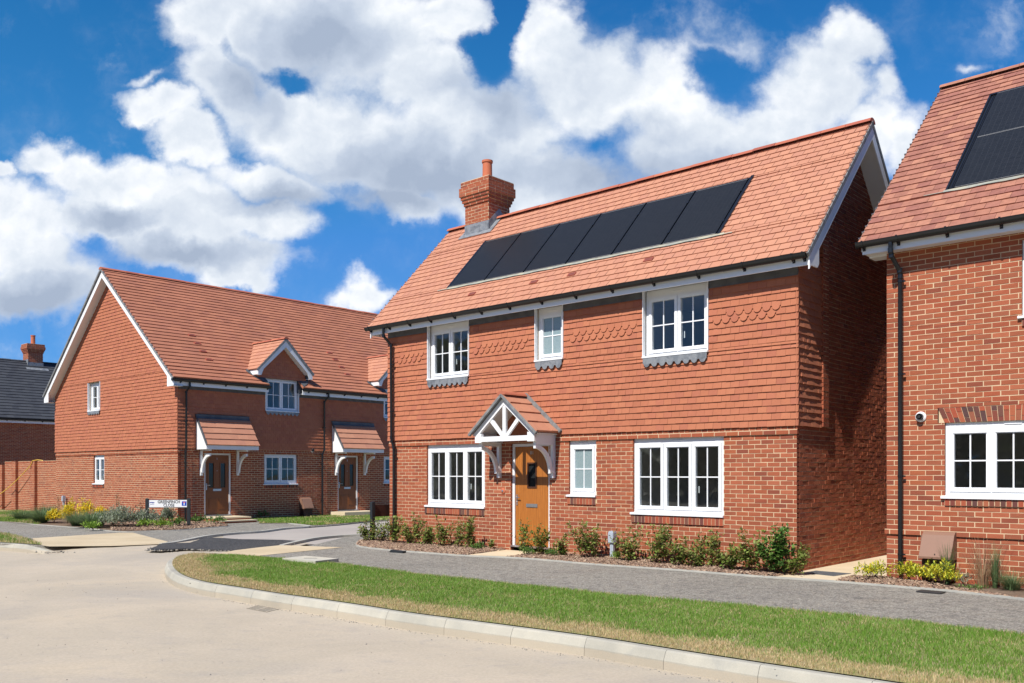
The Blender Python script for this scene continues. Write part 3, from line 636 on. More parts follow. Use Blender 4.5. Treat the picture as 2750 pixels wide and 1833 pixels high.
for (a, b, c, d), n in zip([gf[0], gf[2], gf[3]], (3, 1, 3)):
    window(H1, FT, a + .004, b - .004, c - .03, d, n, rec=.04, glass='glass' if n == 3 else 'frost', room=(3.4, .8, .55, .1, 2.38) if n == 3 else None, head=.06)
# door
def door(parent, T, s0, s1, z0, z1, leaf, num, two=False, rec=.06, slot=None, hand_left=True):
    m_ = MB(); f = .058; m_.box(T, s0, s0 + f, -rec - .08, -rec + .012, z0, z1); m_.box(T, s1 - f, s1, -rec - .08, -rec + .012, z0, z1); m_.box(T, s0 + f, s1 - f, -rec - .08, -rec + .012, z1 - f, z1)
    fr = m_.build('door_frame', 'white', parent)
    d = MB(); a, b = s0 + f + .006, s1 - f - .006; zl, zh = z0 + .035, z1 - f - .006; o = -rec - .012
    slots = slot
    # leaf as strips round the glazed slots, and raised beads
    xs = sorted(slots, key=lambda q: q[0]); cur = a
    for (p, q, r, s_) in xs: d.box(T, cur, p, o - .045, o, zl, zh); d.box(T, p, q, o - .045, o, zl, r); d.box(T, p, q, o - .045, o, s_, zh); cur = q
    d.box(T, cur, b, o - .045, o, zl, zh)
    if two:
        for (p, q) in ((a + .12, (a + b) / 2 - .05), ((a + b) / 2 + .05, b - .12)):
            for (r, s_) in ((zl + .16, zl + .56),):
                d.box(T, p, q, o, o + .006, r, s_); d.box(T, p + .03, q - .03, o + .006, o + .010, r + .03, s_ - .03)
    leafo = d.build('door', leaf, parent)
    g_ = MB(); bd = MB()
    for (p, q, r, s_) in slots:
        g_.box(T, p, q, o - .03, o - .022, r, s_)
        for (u, v, w0, w1) in ((p - .025, p + .005, r - .025, s_ + .025), (q - .005, q + .025, r - .025, s_ + .025), (p + .005, q - .005, r - .025, r + .005), (p + .005, q - .005, s_ - .005, s_ + .025)): bd.box(T, u, v, o - .02, o + .012, w0, w1)
    g_.build('door_glass', 'glass_dark', leafo); bd.build('glazing_bead', leaf if two else 'bead', leafo)
    l = MB(); cx = (a + b) / 2 + .0; zc = z0 + .86
    l.box(T, cx - .15, cx + .15, o, o + .012, zc - .036, zc + .036); l.box(T, cx - .135, cx + .135, o + .012, o + .017, zc - .024, zc + .024); l.build('letterbox', 'steel', leafo)
    h = MB(); hx = (a + .045) if hand_left else (b - .045); h.box(T, hx - .016, hx + .016, o, o + .01, z0 + .86, z0 + 1.08)
    h.tube([(hx, o, z0 + 1.02), (hx, o + .05, z0 + 1.02), (hx + (.11 if hand_left else -.11), o + .055, z0 + 1.02)], .010, 8, T); h.lathe(T, [(.012, 0), (.012, .02)], (hx, o, z0 + .93), 10, 'y'); h.build('door_handle', 'steel', leafo)
    th = MB(); th.prism(T, [(-rec - .08, z0 + .03), (-.01, z0 + .03), (.03, z0 + .008), (.03, z0), (-rec - .08, z0)], s0 - .015, s1 + .015, 'oz'); th.build('threshold', 'steel', parent)
    text_mesh(leafo, T, num, cx, z1 - .19, o + .003, .105, 'steel', 'house_number', ext=.003)
    if two:
        s = MB(); s.lathe(T, [(.010, 0), (.010, .01)], (cx, o, z0 + 1.5), 8, 'y'); s.build('spyhole', 'steel', leafo)
    bkk = MB(); bkk.box(T, s0, s1, -rec - .16, -rec - .12, z0, z1); bkk.build('inner_panel', 'metal_dark', fr)
    return leafo
M['glass_dark'] = mat('door glass', [(.02, .023, .025)], .08, spec=.6, nv=0, bump=(18, .15, .004)); M['bead'] = mat('dark glazing bead', [(.07, .028, .015)], .4, nv=.1)
door(H1, FT, 3.870, 4.900, .085, 2.212, 'oak', '81', slot=[(4.285, 4.49, 1.325, 1.80)])
# eaves: fascia, soffit, gutter
fm = MB(); fm.box(FT, -.325, WID + .325, .245, .268, 4.87, 5.045); fm.build('fascia', 'white', H1)
fm = MB(); fm.box(FT, -.35, WID + .34, .0, .245, 4.925, 4.94); fm.box(FT, -.35, WID + .34, .235, .245, 4.895, 4.925); fm.build('soffit', 'soffit', H1)
gutter(H1, FT, -.47, WID + .31, .329, 5.055, [-.33, .35, 1.05, 1.75, 2.5, 3.3, 4.1, 4.95, 5.8, 6.65, 7.55, 8.45, 9.3, 10.15, 10.33])
downpipe(H1, FT, [(.17, .329, 5.0), (.17, .329, 4.80), (.20, .12, 4.60), (.205, .115, 2.44), (.215, .108, 2.36), (.245, .075, 2.20), (.245, .075, .02)], [(.203, .118, 4.15), (.203, .118, 3.05), (.245, .075, 2.02), (.245, .075, .62)])
# roof
RF, RL = roof_frame(-.36, 5.04, 2.35, 7.86)
RB, _ = roof_frame(DEP + .36, 5.04, 2.35, 7.86)
rt = MB(); pvx = (1.62, 8.50, 1.01, 2.84)
chx = (.556 - .02, 1.355 + .02)
tiles(rt, RF, full(-.36, WID + .345), 0, RL - .03, [pvx], gauge=RL / 21.6, w=.212, base=0, lift=.016, th=.016, jit=.0014, gap=.009)
rt.box(RB, -.36, WID + .345, 0, .03, 0, RL)
rt.box(RF, -.34, WID + .33, -.03, -.004, 0, RL)
roof1 = rt.build('roof', ['roof', 'verge'], H1)
for (a, b, c) in ((WID + .325, WID + .362, WID + .335), (-.378, -.34, -.384)):
    vg = MB()
    for T_ in (RF, RB): vg.box(T_, a, b, -.055, .012, -.02, RL + .02)
    for k in range(21): u = (k + .55) * RL / 21.6; vg.box(RF, c, c + .033, .008, .050, u - .006, u + .006, 1)
    vg.build('verge_strip', ['verge', 'steel'], roof1)
rd = MB(); RG = T3((0, 2.35, 7.885), (1, 0, 0), (0, -1, 0), (0, 0, 1)); 
ridge_tiles(rd, RG, -.37, .53); rd.build('ridge_tiles', 'ridge', roof1); rd = MB(); ridge_tiles(rd, RG, 1.38, WID + .36); rd.build('ridge_tiles', 'ridge', roof1)
def vent(T, s, u, par, name='roof', w=.21, g=.16, up_=0.):
    v = MB(); v.box(T, s - w * .45, s + w * .45, .025, .046 + up_, u - .075, u + .02)
    v.build('roof_vent', name, par)
    l = MB()
    for i in range(6): x = s - .065 + i * .026; l.box(T, x, x + .011, .046 + up_, .0475 + up_, u - .065, u + .012)
    l.build('vent_slots', 'metal_dark', par)
for s, u in ((2.712, .615), (4.467, .623), (5.432, .644), (7.213, .65)): vent(RF, s, u, roof1, 'roof_vent')  if 'roof_vent' in M else vent(RF, s, u, roof1)
# solar array: tray, cement-grey apron below, six panels
tr = MB(); tr.box(RF, pvx[0], pvx[1], -.003, .006, pvx[2], pvx[3]); tr.box(RF, pvx[0] - .012, pvx[0] + .045, .006, .050, pvx[2] + .02, pvx[3] + .01); tr.box(RF, pvx[1] - .045, pvx[1] + .012, .006, .050, pvx[2] + .02, pvx[3] + .06); tr.box(RF, pvx[0] + .045, pvx[1] - .045, .006, .046, pvx[3] - .035, pvx[3])
tr.build('panel_tray', 'black', roof1)
ap = MB()
n = 48; xs = np.linspace(pvx[0] - .30, pvx[1] + .26, n + 1)
for i in range(n):
    w0, w1 = [.028 + .012 * math.sin(x * 9) for x in xs[i:i + 2]]
    ap.add([(xs[i], .040, pvx[2] - .055 + w0 * .8), (xs[i + 1], .040, pvx[2] - .055 + w1 * .8), (xs[i + 1], .046, pvx[2] + .028), (xs[i], .046, pvx[2] + .028)], [(0, 1, 2, 3)], RF) if pvx[0] - .02 < xs[i] < pvx[1] + .02 else ap.add([(xs[i], .0405, pvx[2] - .02), (xs[i + 1], .0405, pvx[2] - .02), (xs[i + 1], .041, pvx[2] + .004), (xs[i], .041, pvx[2] + .004)], [(0, 1, 2, 3)], RF)
ap.build('panel_apron', 'cement', roof1)
def solar(parent, T, s0, s1, u0, u1, o=.03):
    p = MB(); p.uv = None; fw = .008
    p.add([(s0 + fw, o + .02, u0 + fw), (s1 - fw, o + .02, u0 + fw), (s1 - fw, o + .02, u1 - fw), (s0 + fw, o + .02, u1 - fw)], [(0, 1, 2, 3)], T)
    q = [(0, 0), (s1 - s0, 0), (s1 - s0, u1 - u0), (0, u1 - u0)]; p.uv = q[::-1] if T.flip else q
    ob = p.build('solar_panel', 'pv', parent)
    f = MB(); f.box(T, s0, s0 + fw, o - .02, o + .019, u0, u1, 1); f.box(T, s1 - fw, s1, o - .02, o + .019, u0, u1, 1); f.box(T, s0 + fw, s1 - fw, o - .02, o + .022, u0, u0 + fw); f.box(T, s0 + fw, s1 - fw, o - .02, o + .022, u1 - fw, u1)
    f.build('panel_frame', ['panel_frame', 'black'], ob)
    for z in (u0 + (u1 - u0) * .22, u0 + (u1 - u0) * .78): c = MB(); c.box(T, s1 - .004, s1 + .026, o + .012, o + .032, z - .035, z + .035); c.build('panel_clamp', 'black', ob)
    return ob
px0, px1 = pvx[0] + .055, pvx[1] - .075; pw = (px1 - px0 + .035) / 6
for i in range(6): solar(H1, RF, px0 + i * pw, px0 + (i + 1) * pw - .035, pvx[2] + .04, pvx[3] - .05)
# barge boards and the boxed verge soffits on both gables
for xg, sg in ((WID, 1), (0, -1)):
    TG = T3((xg, 0, 0), (0, 1, 0), (sg, 0, 0), (0, 0, 1)); bm = MB(); k = 1.0406
    def zr(y): return 5.04 + (y + .36) * k
    for (ya, yb) in ((-.30, 2.35), (DEP + .30, 2.35)):
        A_ = zr(-.30) - .06; B_ = zr(2.35) - .06
        bm.prism(TG, [(ya, A_), (yb, B_), (yb, B_ - .245), (ya, A_ - .245)], .325, .348, 'sz')
    bm.prism(TG, [(-.27, 5.0), (-.27, 4.865), (.0, 4.865), (.06, 4.93), (.06, 5.2)], .3245, .3475, 'sz')
    bm.prism(TG, [(DEP + .27, 5.0), (DEP + .27, 4.865), (DEP, 4.865), (DEP - .06, 4.93), (DEP - .06, 5.2)], .3245, .3475, 'sz')
    bm.build('bargeboard', 'wood_white', H1)
    sm = MB()
    for (ya, yb) in ((-.25, 2.35), (DEP + .25, 2.35)):
        A_ = zr(-.25) - .235; B_ = zr(2.35) - .235
        sm.prism(TG, [(ya, A_ + .01), (yb, B_ + .01), (yb, B_), (ya, A_)], -.02, .325, 'sz')
    sm.build('verge_soffit', 'soffit', H1)
ch = chimney(H1, .556, 1.355, 1.97, 2.73, 6.9, 8.23, 8.82, 7.46)
fl = MB()
fl.box(front(1.97), .545, 1.366, -.004, .006, 7.50, 7.76); fl.prism(front(1.97), [(.36, 7.43), (1.55, 7.43), (1.40, 7.56), (.52, 7.56)], .0, .0, 'sz')
for k in range(4): x = .60 + k * .22; fl.box(front(1.97), x, x + .012, .006, .009, 7.50, 7.76)
fl.box(RF, .40, 1.50, .036, .046, 3.27, 3.43)
for xx, T_ in ((1.355, right(1.355)), (.556, left(.556))):
    fl.prism(T_, [(1.97, 7.50), (2.35, 7.88), (2.73, 7.50), (2.73, 7.72), (2.35, 8.12), (1.97, 7.74)], 0, .008, 'sz')
fl.box(RF, 1.36, 1.50, .036, .045, 3.40, 3.93); fl.box(RF, .42, .55, .036, .045, 3.40, 3.93)
fl.build('lead_flashing', 'lead', ch)

# gabled porch
def porch1():
    cx, ap_, ez = 4.28, 3.17, 2.40; hw = .90; pj = .70
    rp = MB(); an = math.atan2(ap_ - ez, hw); sl = math.hypot(hw, ap_ - ez)
    for sg in (1, -1):
        T = T3((cx + sg * hw, 0, ez), (0, -1, 0), (sg * math.sin(an), 0, math.cos(an)), (-sg * math.cos(an), 0, math.sin(an)))
        tiles(rp, T, lambda z: (-.0, pj + .05), 0, sl, (), gauge=sl / 4.02, w=.30, base=0, lift=.024, th=.022, jit=.002, gap=.002)
    po = rp.build('porch', 'roof', H1)
    r2 = MB(); ridge_tiles(r2, T3((cx, 0, ap_ + .03), (0, -1, 0), (1, 0, 0), (0, 0, 1)), -.0, pj + .06, r=.11, L=.38); r2.build('porch_ridge_tiles', 'ridge', po)
    v = MB(); u = MB()
    for sg in (1, -1):
        T = T3((cx + sg * hw, 0, ez), (0, -1, 0), (sg * math.sin(an), 0, math.cos(an)), (-sg * math.cos(an), 0, math.sin(an)))
        v.box(T, pj + .0, pj + .062, -.035, .014, -.02, sl); v.box(T, .0, .095, .03, .088, -.03, sl)
        u.box(T, 0.01, pj - .02, -.06, -.04, .02, sl - .02)
    v.build('porch_verge', 'verge', po); u.build('porch_ceiling', 'soffit', po)
    tm = MB(); TF = front(-.60)
    zt = lambda x: ap_ - .05 - abs(x - cx) * math.tan(an)
    for sg in (1, -1):
        tm.prism(TF, [(cx, zt(cx)), (cx + sg * .80, zt(cx + .80)), (cx + sg * .80, zt(cx + .80) - .13), (cx, zt(cx) - .15)], 0, .07, 'sz')
        x0 = cx + sg * .80; a, b = sorted((x0, cx + sg * .62)); tm.box(TF, a, b, -.001, .071, 2.225, 2.41)
        s0, s1 = sorted((cx + sg * .10, cx + sg * .43)); 
        tm.prism(TF, [(cx + sg * .02, 2.36), (cx + sg * .09, 2.34), (cx + sg * .43, 2.68), (cx + sg * .37, 2.74)], .012, .058, 'sz')
    tm.box(TF, cx - .62, cx + .62, .005, .065, 2.245, 2.345); tm.box(TF, cx - .042, cx + .042, .008, .062, 2.345, 2.98)
    for sg in (1, -1):
        a, b = sorted((cx + sg * .80, cx + sg * .775)); tm.box(FT, a, b, .01, .60, 2.235, 2.405)
        a, b = sorted((cx + sg * .775, cx + sg * .62)); tm.box(FT, a, b, .01, .60, 2.235, 2.25)
    tm.build('porch_truss', 'wood_white', po)
    for (a, b) in ((3.535, 3.605), (4.99, 5.06)):
        g_ = MB(); g_.box(FT, a, b, .001, .075, 1.51, 2.235); g_.box(FT, a, b, .075, .60, 2.165, 2.235)
        arc = [(.60 - .53 * math.cos(x), 1.63 + .53 * math.sin(x)) for x in np.linspace(0, math.pi / 2, 12)]
        arc2 = [(.60 - .445 * math.cos(x), 1.60 + .49 * math.sin(x)) for x in np.linspace(math.pi / 2, 0, 12)]
        g_.prism(FT, arc + arc2, a + .006, b - .006, 'oz')
        g_.build('porch_bracket', 'wood_white', po)
porch1()
lm = MB(); lm.box(FT, 3.335, 3.405, .0, .03, 1.93, 2.03); lm.lathe(FT, [(.032, -.13), (.038, -.10), (.038, -.02), (.030, 0), (.038, .02), (.038, .10), (.03, .12)], (3.37, .075, 1.97), 14); lm.build('wall_lamp', 'metal_dark', H1, True)
bl_ = MB(); bl_.lathe(FT, [(.060, 0), (.060, .012), (.045, .02)], (3.65, 0, 1.234), 18, 'y'); bo = bl_.build('doorbell', 'pot', H1, True)
b2 = MB(); b2.lathe(FT, [(.024, 0), (.024, .012), (.012, .016)], (3.65, .02, 1.234), 12, 'y'); b2.build('push_button', 'steel', bo)

# ================================================================== THE TERRACED HOUSE (left)
O2 = Vector((-10.81, 28.9, 0)); LEN = 15.5; GW = 9.80
H2 = empty('terraced_house', O2, ANG, 'long tile hung brick building with two roof dormers and brown front doors', 'house')
GT = T3((0, 0, 0), (1, 0, 0), (0, -1, 0), (0, 0, 1)); DT = right(0)      # gable face (s = -9.8..0) and door face (s = 0..LEN)
ZE, ZR = 4.66, 8.92; kk = (ZR - ZE) / (4.9 + .36)
mb = MB(); TB = 2.43
g_ops = [(-6.33, -5.43, 1.24, 2.275)]; g_sold = [(-6.44, -5.43, 1.09, 1.235)]
bricks(mb, GT, full(-GW, 0), TB - .15 - 33 * .075, TB - .15, g_ops + g_sold, 0, 0, c0=True, c1=True, J=.0155)
for (a, b, z, q) in g_sold: soldiers(mb, GT, a, b, z, q, .02, 2)
d_ops = [(.93, 1.93, -.3, 2.28), (3.195, 4.565, 1.24, 2.275), (6.36, 7.34, -.3, 2.28), (8.59, 9.9, 1.24, 2.275)]
d_sold = [(3.16, 4.56, 1.10, 1.235), (8.56, 9.9, 1.10, 1.235)]
bricks(mb, DT, full(.113, LEN), TB - .15 - 33 * .075, TB - .15, d_ops + d_sold, 0, .113, jit=.0020, J=.0155)
for (a, b, z, q) in d_sold: soldiers(mb, DT, a, b, z, q, .02, 2)
for T_, a, b in ((GT, -GW, .02), (DT, .0, LEN)):
    bricks(mb, T_, full(a, b), TB - .15, TB - .075, (), .024, .04, c0=True, c1=True); bricks(mb, T_, full(a, b), TB - .075, TB + .01, (), .01, .02, L=.1125, c0=True, c1=True)
# backing behind the tiles, far and hidden walls
uw = (3.23, 4.58, 3.82, 4.94); uw2 = (8.56, 9.91, 3.82, 4.94)
for (u, v) in cuts(0, LEN, [uw[:2], uw2[:2]]): mb.box(DT, u, v, -.05, -.01, TB, ZE - .1, 1)
for o in (uw, uw2): mb.box(DT, o[0], o[1], -.05, -.01, TB, o[2], 1)
gw2 = (-6.70, -5.69, 3.93, 4.97)
zl = lambda z: (max(-GW, -GW + ((z - (ZE - .10)) / kk - .36)), min(0, -((z - (ZE - .10)) / kk - .36))) if z > ZE - .10 + .36 * kk else (-GW, 0)
for (za_, zb_) in [(TB, 3.93), (3.93, 4.97)] + [(4.97 + i * .25, 5.22 + i * .25) for i in range(14)]:
    a, b = zl(zb_)
    for (u, v) in cuts(a, b, [gw2[:2]] if abs(za_ - 3.93) < .01 else []): mb.box(GT, u, v, -.05, -.01, za_, zb_, 1)
bricks(mb, left(-GW), full(.113, LEN), -.2, ZE - .05, (), .0, 0)
mb.quad(back(LEN), (-GW, 0, -.3), (0, 0, -.3), (0, 0, ZE), (-GW, 0, ZE), 1); mb.add([(-GW, 0, ZE), (0, 0, ZE), (-GW / 2, 0, ZR - .1)], [(0, 1, 2)], back(LEN), 1)
mb.build('wall', ['brick', 'mortar', 'engineering'], H2)
tb = MB()
def glim(z):
    a, b = zl(z); return (a - .035 if a <= -GW + .001 else a + .03, b + .035 if b >= -.001 else b - .03)
tiles(tb, GT, glim, TB + .005, 8.6, [(gw2[0] - .02, gw2[1] + .02, gw2[2] - .03, gw2[3] + .02)], base=.012, jit=.0022)
tiles(tb, DT, full(-.03, LEN), TB + .005, 4.36, [(uw[0] - .02, uw[1] + .02, uw[2] - .03, 5), (uw2[0] - .02, uw2[1] + .02, uw2[2] - .03, 5)], base=.012, jit=.002)
DZ = lambda c: [(c - 1.0, c + 1.0)]
for c in (3.87, 9.2):
    tiles(tb, DT, lambda z, c=c: (c - 1.0 + max(0, (z - 5.08) * .98), c + 1.0 - max(0, (z - 5.08) * .98)), 4.945, 6.12, (), base=.012 + .05, jit=.002)
tb.build('tile_cladding', 'hung', H2)
ld = MB()
for (u, v) in cuts(.0, LEN, [(uw[0] - .02, uw[1] + .02), (uw2[0] - .02, uw2[1] + .02)]): ld = MB(); ld.box(DT, u, v, .012, .045, 4.345, 4.47); ld.build('lead_flashing', 'lead_dark', H2)
# windows
window(H2, GT, -6.326, -5.434, 1.21, 2.275, 2, rec=.05, bars=(0, 1), head=.05, room=(3, .8, .6, .1, 2.4))
window(H2, GT, gw2[0] + .001, gw2[1] - .001, gw2[2], gw2[3], 2, rec=.10, bars=(0, 1), sill=False, head=.04, room=(3, .5, .5, 2.7, 5.0)); reveal(H2, GT, gw2[0], gw2[1], gw2[2], gw2[3], .06, .10); apron(H2, GT, gw2[0], gw2[1], gw2[2] - .03, 3.77, .075, .145)
for (a, b, c, d) in ((3.199, 4.561, 1.21, 2.275), (8.594, 9.896, 1.21, 2.275)): window(H2, DT, a, b, c, d, 2, rec=.05, head=.0, room=(3, .3, .3, .1, 2.38))
for o in (uw, uw2):
    window(H2, DT, o[0] + .001, o[1] - .001, o[2], o[3], 2, rec=.03, sill=False, head=.0, room=(2.6, .1, .1, 2.8, 5.0)); reveal(H2, DT, o[0], o[1], o[2], o[3], .062, .03); apron(H2, DT, o[0], o[1], o[2] - .03, 3.66, .075, .17)
door(H2, DT, .935, 1.925, .19, 2.28, 'oak_dark', '1', True, slot=[(1.12, 1.31, 1.12, 1.95), (1.55, 1.74, 1.12, 1.95)])
door(H2, DT, 6.365, 7.335, .19, 2.28, 'oak_dark', '3', True, slot=[(6.55, 6.74, 1.12, 1.95), (6.96, 7.15, 1.12, 1.95)])
# roof with its two dormers
RF2, RL2 = roof_frame(.36, ZE, -4.9, ZR, 'x'); RB2, _ = roof_frame(-GW - .36, ZE, -4.9, ZR, 'x')
rt = MB()
dcut = []
for c in (3.87, 9.2):
    dcut.append((c - .69, c + .69, -.1, .62))
tiles(rt, RF2, full(-.36, LEN), 0, RL2 - .03, dcut, gauge=RL2 / 32, w=.34, base=0, lift=.026, th=.020, jit=.0015, gap=.0012)
rt.box(RB2, -.36, LEN, 0, .04, 0, RL2); rt.box(RB2, -.36, LEN, -.03, -.004, 0, RL2)
for (u, v) in cuts(-.34, LEN, [(c[0], c[1]) for c in dcut]): rt.box(RF2, u, v, -.03, -.004, 0, RL2)
for c in dcut: rt.box(RF2, c[0], c[1], -.03, -.004, .62, RL2)
roof2 = rt.build('roof', 'roof_left', H2)
rd = MB(); ridge_tiles(rd, T3((-4.9, 0, ZR + .02), (0, 1, 0), (1, 0, 0), (0, 0, 1)), -.38, LEN); rd.build('ridge_tiles', 'ridge', roof2)
vg = MB()
for T_ in (RF2, RB2): vg.box(T_, -.375, -.335, -.05, .015, -.02, RL2 + .02)
for k in range(32): u = (k + .5) * RL2 / 32; vg.box(RF2, -.385, -.34, .010, .058, u - .006, u + .006, 1)
vg.build('verge_strip', ['verge', 'steel'], roof2)
for s, us in ((1.42, (2.77, 2.255, 1.76, 1.265)), (7.235, (2.72, 2.22, 1.72, 1.23))):
    for u in us: vent(RF2, s, u, roof2, 'roof_vent', .27, up_=.016)
bm = MB()
for (xa, sg) in ((.30, 1), (-GW - .30, -1)):
    A_ = ZE + .36 * kk - .30 * kk - .055 - 0.02; A_ = ZE + .06 * kk - .07; B_ = ZE + 5.26 * kk - .07
    bm.prism(front(0), [(xa, A_), (-4.9, B_), (-4.9, B_ - .245), (xa, A_ - .21)], .30, .322, 'sz')
    xx = [(xa + sg * .045, A_ - .02), (xa + sg * .045, A_ - .24), (xa - sg * .38, A_ - .24), (xa - sg * .38, A_ + .1)]
    bm.prism(front(0), xx, .2995, .3215, 'sz')
bm.build('bargeboard', 'wood_white', H2)
sm = MB()
for (xa, sg) in ((.30, 1), (-GW - .30, -1)):
    A_ = ZE + .06 * kk - .30; B_ = ZE + 5.26 * kk - .30
    sm.prism(front(0), [(xa, A_ + .01), (-4.9, B_ + .01), (-4.9, B_), (xa, A_)], -.02, .30, 'sz')
sm.box(front(0), .0, .34, .0, .30, 4.40, 4.415); sm.box(front(0), -GW - .34, -GW, 0, .30, 4.40, 4.415)
sm.build('verge_soffit', 'soffit', H2)
for (a, b) in ((-.30, uw[0] - .025), (uw[1] + .025, uw2[0] - .025), (uw2[1] + .025, LEN)):
    f = MB(); f.box(DT, a, b, .245, .268, 4.43, 4.60); f.build('fascia', 'white', H2)
    f = MB(); f.box(DT, a, b, .0, .245, 4.455, 4.47); f.build('soffit', 'soffit', H2)
    gutter(H2, DT, a - .07 if a < 0 else a - .0, b + .03, .329, 4.635, list(np.arange(a + .25, b, .8)))
downpipe(H2, DT, [(.24, .329, 4.58), (.24, .329, 4.42), (.23, .12, 4.25), (.23, .115, 2.48), (.23, .075, 2.30), (.23, .075, .02)], [(.23, .115, 3.3), (.23, .075, 1.95), (.23, .075, .6)])
downpipe(H2, DT, [(5.70, .329, 4.58), (5.70, .329, 4.42), (5.66, .12, 4.25), (5.66, .115, 2.48), (5.60, .075, 2.30), (5.60, .075, .02)], [(5.66, .115, 3.3), (5.60, .075, 1.95), (5.60, .075, .6)])
def dormer(c):
    ap_, ez, hw = 6.36, 5.19, 1.16; an = math.atan2(ap_ - ez, hw); sl = math.hypot(hw, ap_ - ez)
    d = MB(); fo = .30                                       # front overhang in x
    xr = lambda z: .36 - (z - ZE) / kk                        # main roof surface at height z
    for sg in (1, -1):
        T = T3((0, c + sg * hw, ez), (1, 0, 0), (0, sg * math.sin(an), math.cos(an)), (0, -sg * math.cos(an), math.sin(an)))
        tiles(d, T, lambda u: (xr(ez + u * math.sin(an)) - .06, fo + .05), 0, sl, (), gauge=sl / 8.02, w=.25, base=0, lift=.018, th=.018, jit=.0015)
    o = d.build('dormer', 'roof', H2)
    r_ = MB(); ridge_tiles(r_, T3((0, c, ap_ + .02), (1, 0, 0), (0, 1, 0), (0, 0, 1)), xr(ap_), fo + .07, r=.10); r_.build('dormer_ridge_tiles', 'ridge', o)
    b_ = MB(); v = MB(); lf = MB()
    for sg in (1, -1):
        T = T3((0, c + sg * hw, ez), (1, 0, 0), (0, sg * math.sin(an), math.cos(an)), (0, -sg * math.cos(an), math.sin(an)))
        v.box(T, fo + .03, fo + .062, -.05, .016, -.02, sl + .01)
        lf.box(T, xr(ez) - .2, xr(ez) - .19, 0, .01, 0, .01)
        TS = right(0); pts = [(c, ap_ - .06), (c + sg * (hw - .04), ez - .01), (c + sg * (hw - .04), ez - .23 + .04), (c + sg * (hw - .17), ez - .23 + .04), (c + sg * (hw - .26), ez + .03), (c, ap_ - .30)]
        b_.prism(TS, pts, fo, fo + .024, 'sz')
        b_.prism(front(0, (0, c + sg * (hw - .04), 0)), [(xr(5.2) - .05, ez - .0), (fo, ez - .0), (fo, ez - .17), (xr(5.0) + .02, ez - .17)], -.012, .012, 'sz')
        a_, e_ = sorted((c + sg * (hw - .05), c + sg * .99)); b_.box(TS, a_, e_, -.2, fo, ez - .185, ez - .17)
        # lead valley down the main roof
        lf.prism(T3(RF2.o, RF2.a, RF2.b, RF2.c), [(c + sg * .70, 0.0), (c + sg * 1.02, .26), (c + sg * 1.30, .72), (c + sg * 1.20, .86), (c + sg * .70, .5)], .050, .056, 'sz')
        lf.prism(RF2, [(c + sg * 1.14, .72), (c + sg * 1.19, .70), (c + sg * .03, 2.40), (c + sg * .0, 2.34)], .048, .054, 'sz')
        for (p, q) in ((c + sg * .685, c + sg * 1.0),): 
            a_, e_ = sorted((p, q)); lf.box(TS, a_, e_, .03, .07, 4.62, 4.95)
    b_.build('dormer_bargeboard', 'wood_white', o); v.build('dormer_verge', 'verge', o); lf.build('dormer_flashing', 'lead_dark', o)
    s = MB(); s.prism(right(0), [(c, ap_ - .26), (c + hw - .2, ez - .02), (c + hw - .2, ez - .035), (c, ap_ - .28), (c - hw + .2, ez - .035), (c - hw + .2, ez - .02)], .05, fo, 'sz'); s.build('dormer_soffit', 'soffit', o)
    ck = MB(); ck.prism(right(0), [(c - 1.0, 4.6), (c + 1.0, 4.6), (c + 1.0, 5.12), (c, 6.16), (c - 1.0, 5.12)], -.35, .058, 'sz') if False else ck.box(right(0), c - 1.0, c - .69, -.3, .058, 4.5, 4.95); ck.box(right(0), c + .69, c + 1.0, -.3, .058, 4.5, 4.95)
    ck.build('dormer_cheek', 'lead_dark', o)
dormer(3.87); dormer(9.2)
def leanto(s0, s1, dz=0):
    zt_, zb_, pj = 3.50 + dz, 2.52 + dz, .70
    L = math.hypot(zt_ - zb_, pj); T = T3((pj + .02, 0, zb_), (0, 1, 0), ((zt_ - zb_) / L, 0, pj / L), (-pj / L, 0, (zt_ - zb_) / L))
    m_ = MB(); tiles(m_, T, full(s0 - .01, s1 + .06), 0, L - .02, (), gauge=L / 5.02, w=.34, base=0, lift=.026, th=.02, gap=.0012)
    po = m_.build('porch_canopy', 'roof', H2)
    k = MB(); k.box(DT, s0 - .03, s1 + .05, .03, .10, zt_ - .06, zt_ + .05); k.box(T, s0 - .03, s1 + .05, .03, .05, L - .14, L); k.box(T, s0 - .022, s0 - .002, -.02, .055, 0, L); k.build('canopy_flashing', 'lead_dark', po)
    c = MB()
    for (a, b) in ((s0, s0 + .025), (s1 - .0, s1 + .025)): c.prism(DT, [(.035, zb_ - .13), (pj - .02, zb_ - .13), (pj - .02, zb_ - .02), (.035, zt_ - .08)], a, b, 'oz')
    c.box(DT, s0, s1 + .04, pj - .02, pj, zb_ - .13, zb_ + .0); c.box(DT, s0 + .025, s1, .03, pj - .02, zb_ - .12, zb_ - .10)
    c.build('canopy_boards', 'wood_white', po)
    for (a, b) in ((s0 + .14, s0 + .215), (s1 - .40, s1 - .325)):
        g_ = MB(); g_.box(DT, a, b, .001, .075, 1.535, zb_ - .13); g_.box(DT, a, b, .075, pj - .06, zb_ - .18, zb_ - .13)
        arc = [(.62 - .56 * math.cos(x), 1.66 + .60 * math.sin(x)) for x in np.linspace(0, math.pi / 2, 12)]; arc2 = [(.62 - .47 * math.cos(x), 1.62 + .55 * math.sin(x)) for x in np.linspace(math.pi / 2, 0, 12)]
        g_.prism(DT, arc + arc2, a + .006, b - .006, 'oz'); g_.build('canopy_bracket', 'wood_white', po)
leanto(.62, 2.50); leanto(6.07, 7.97)
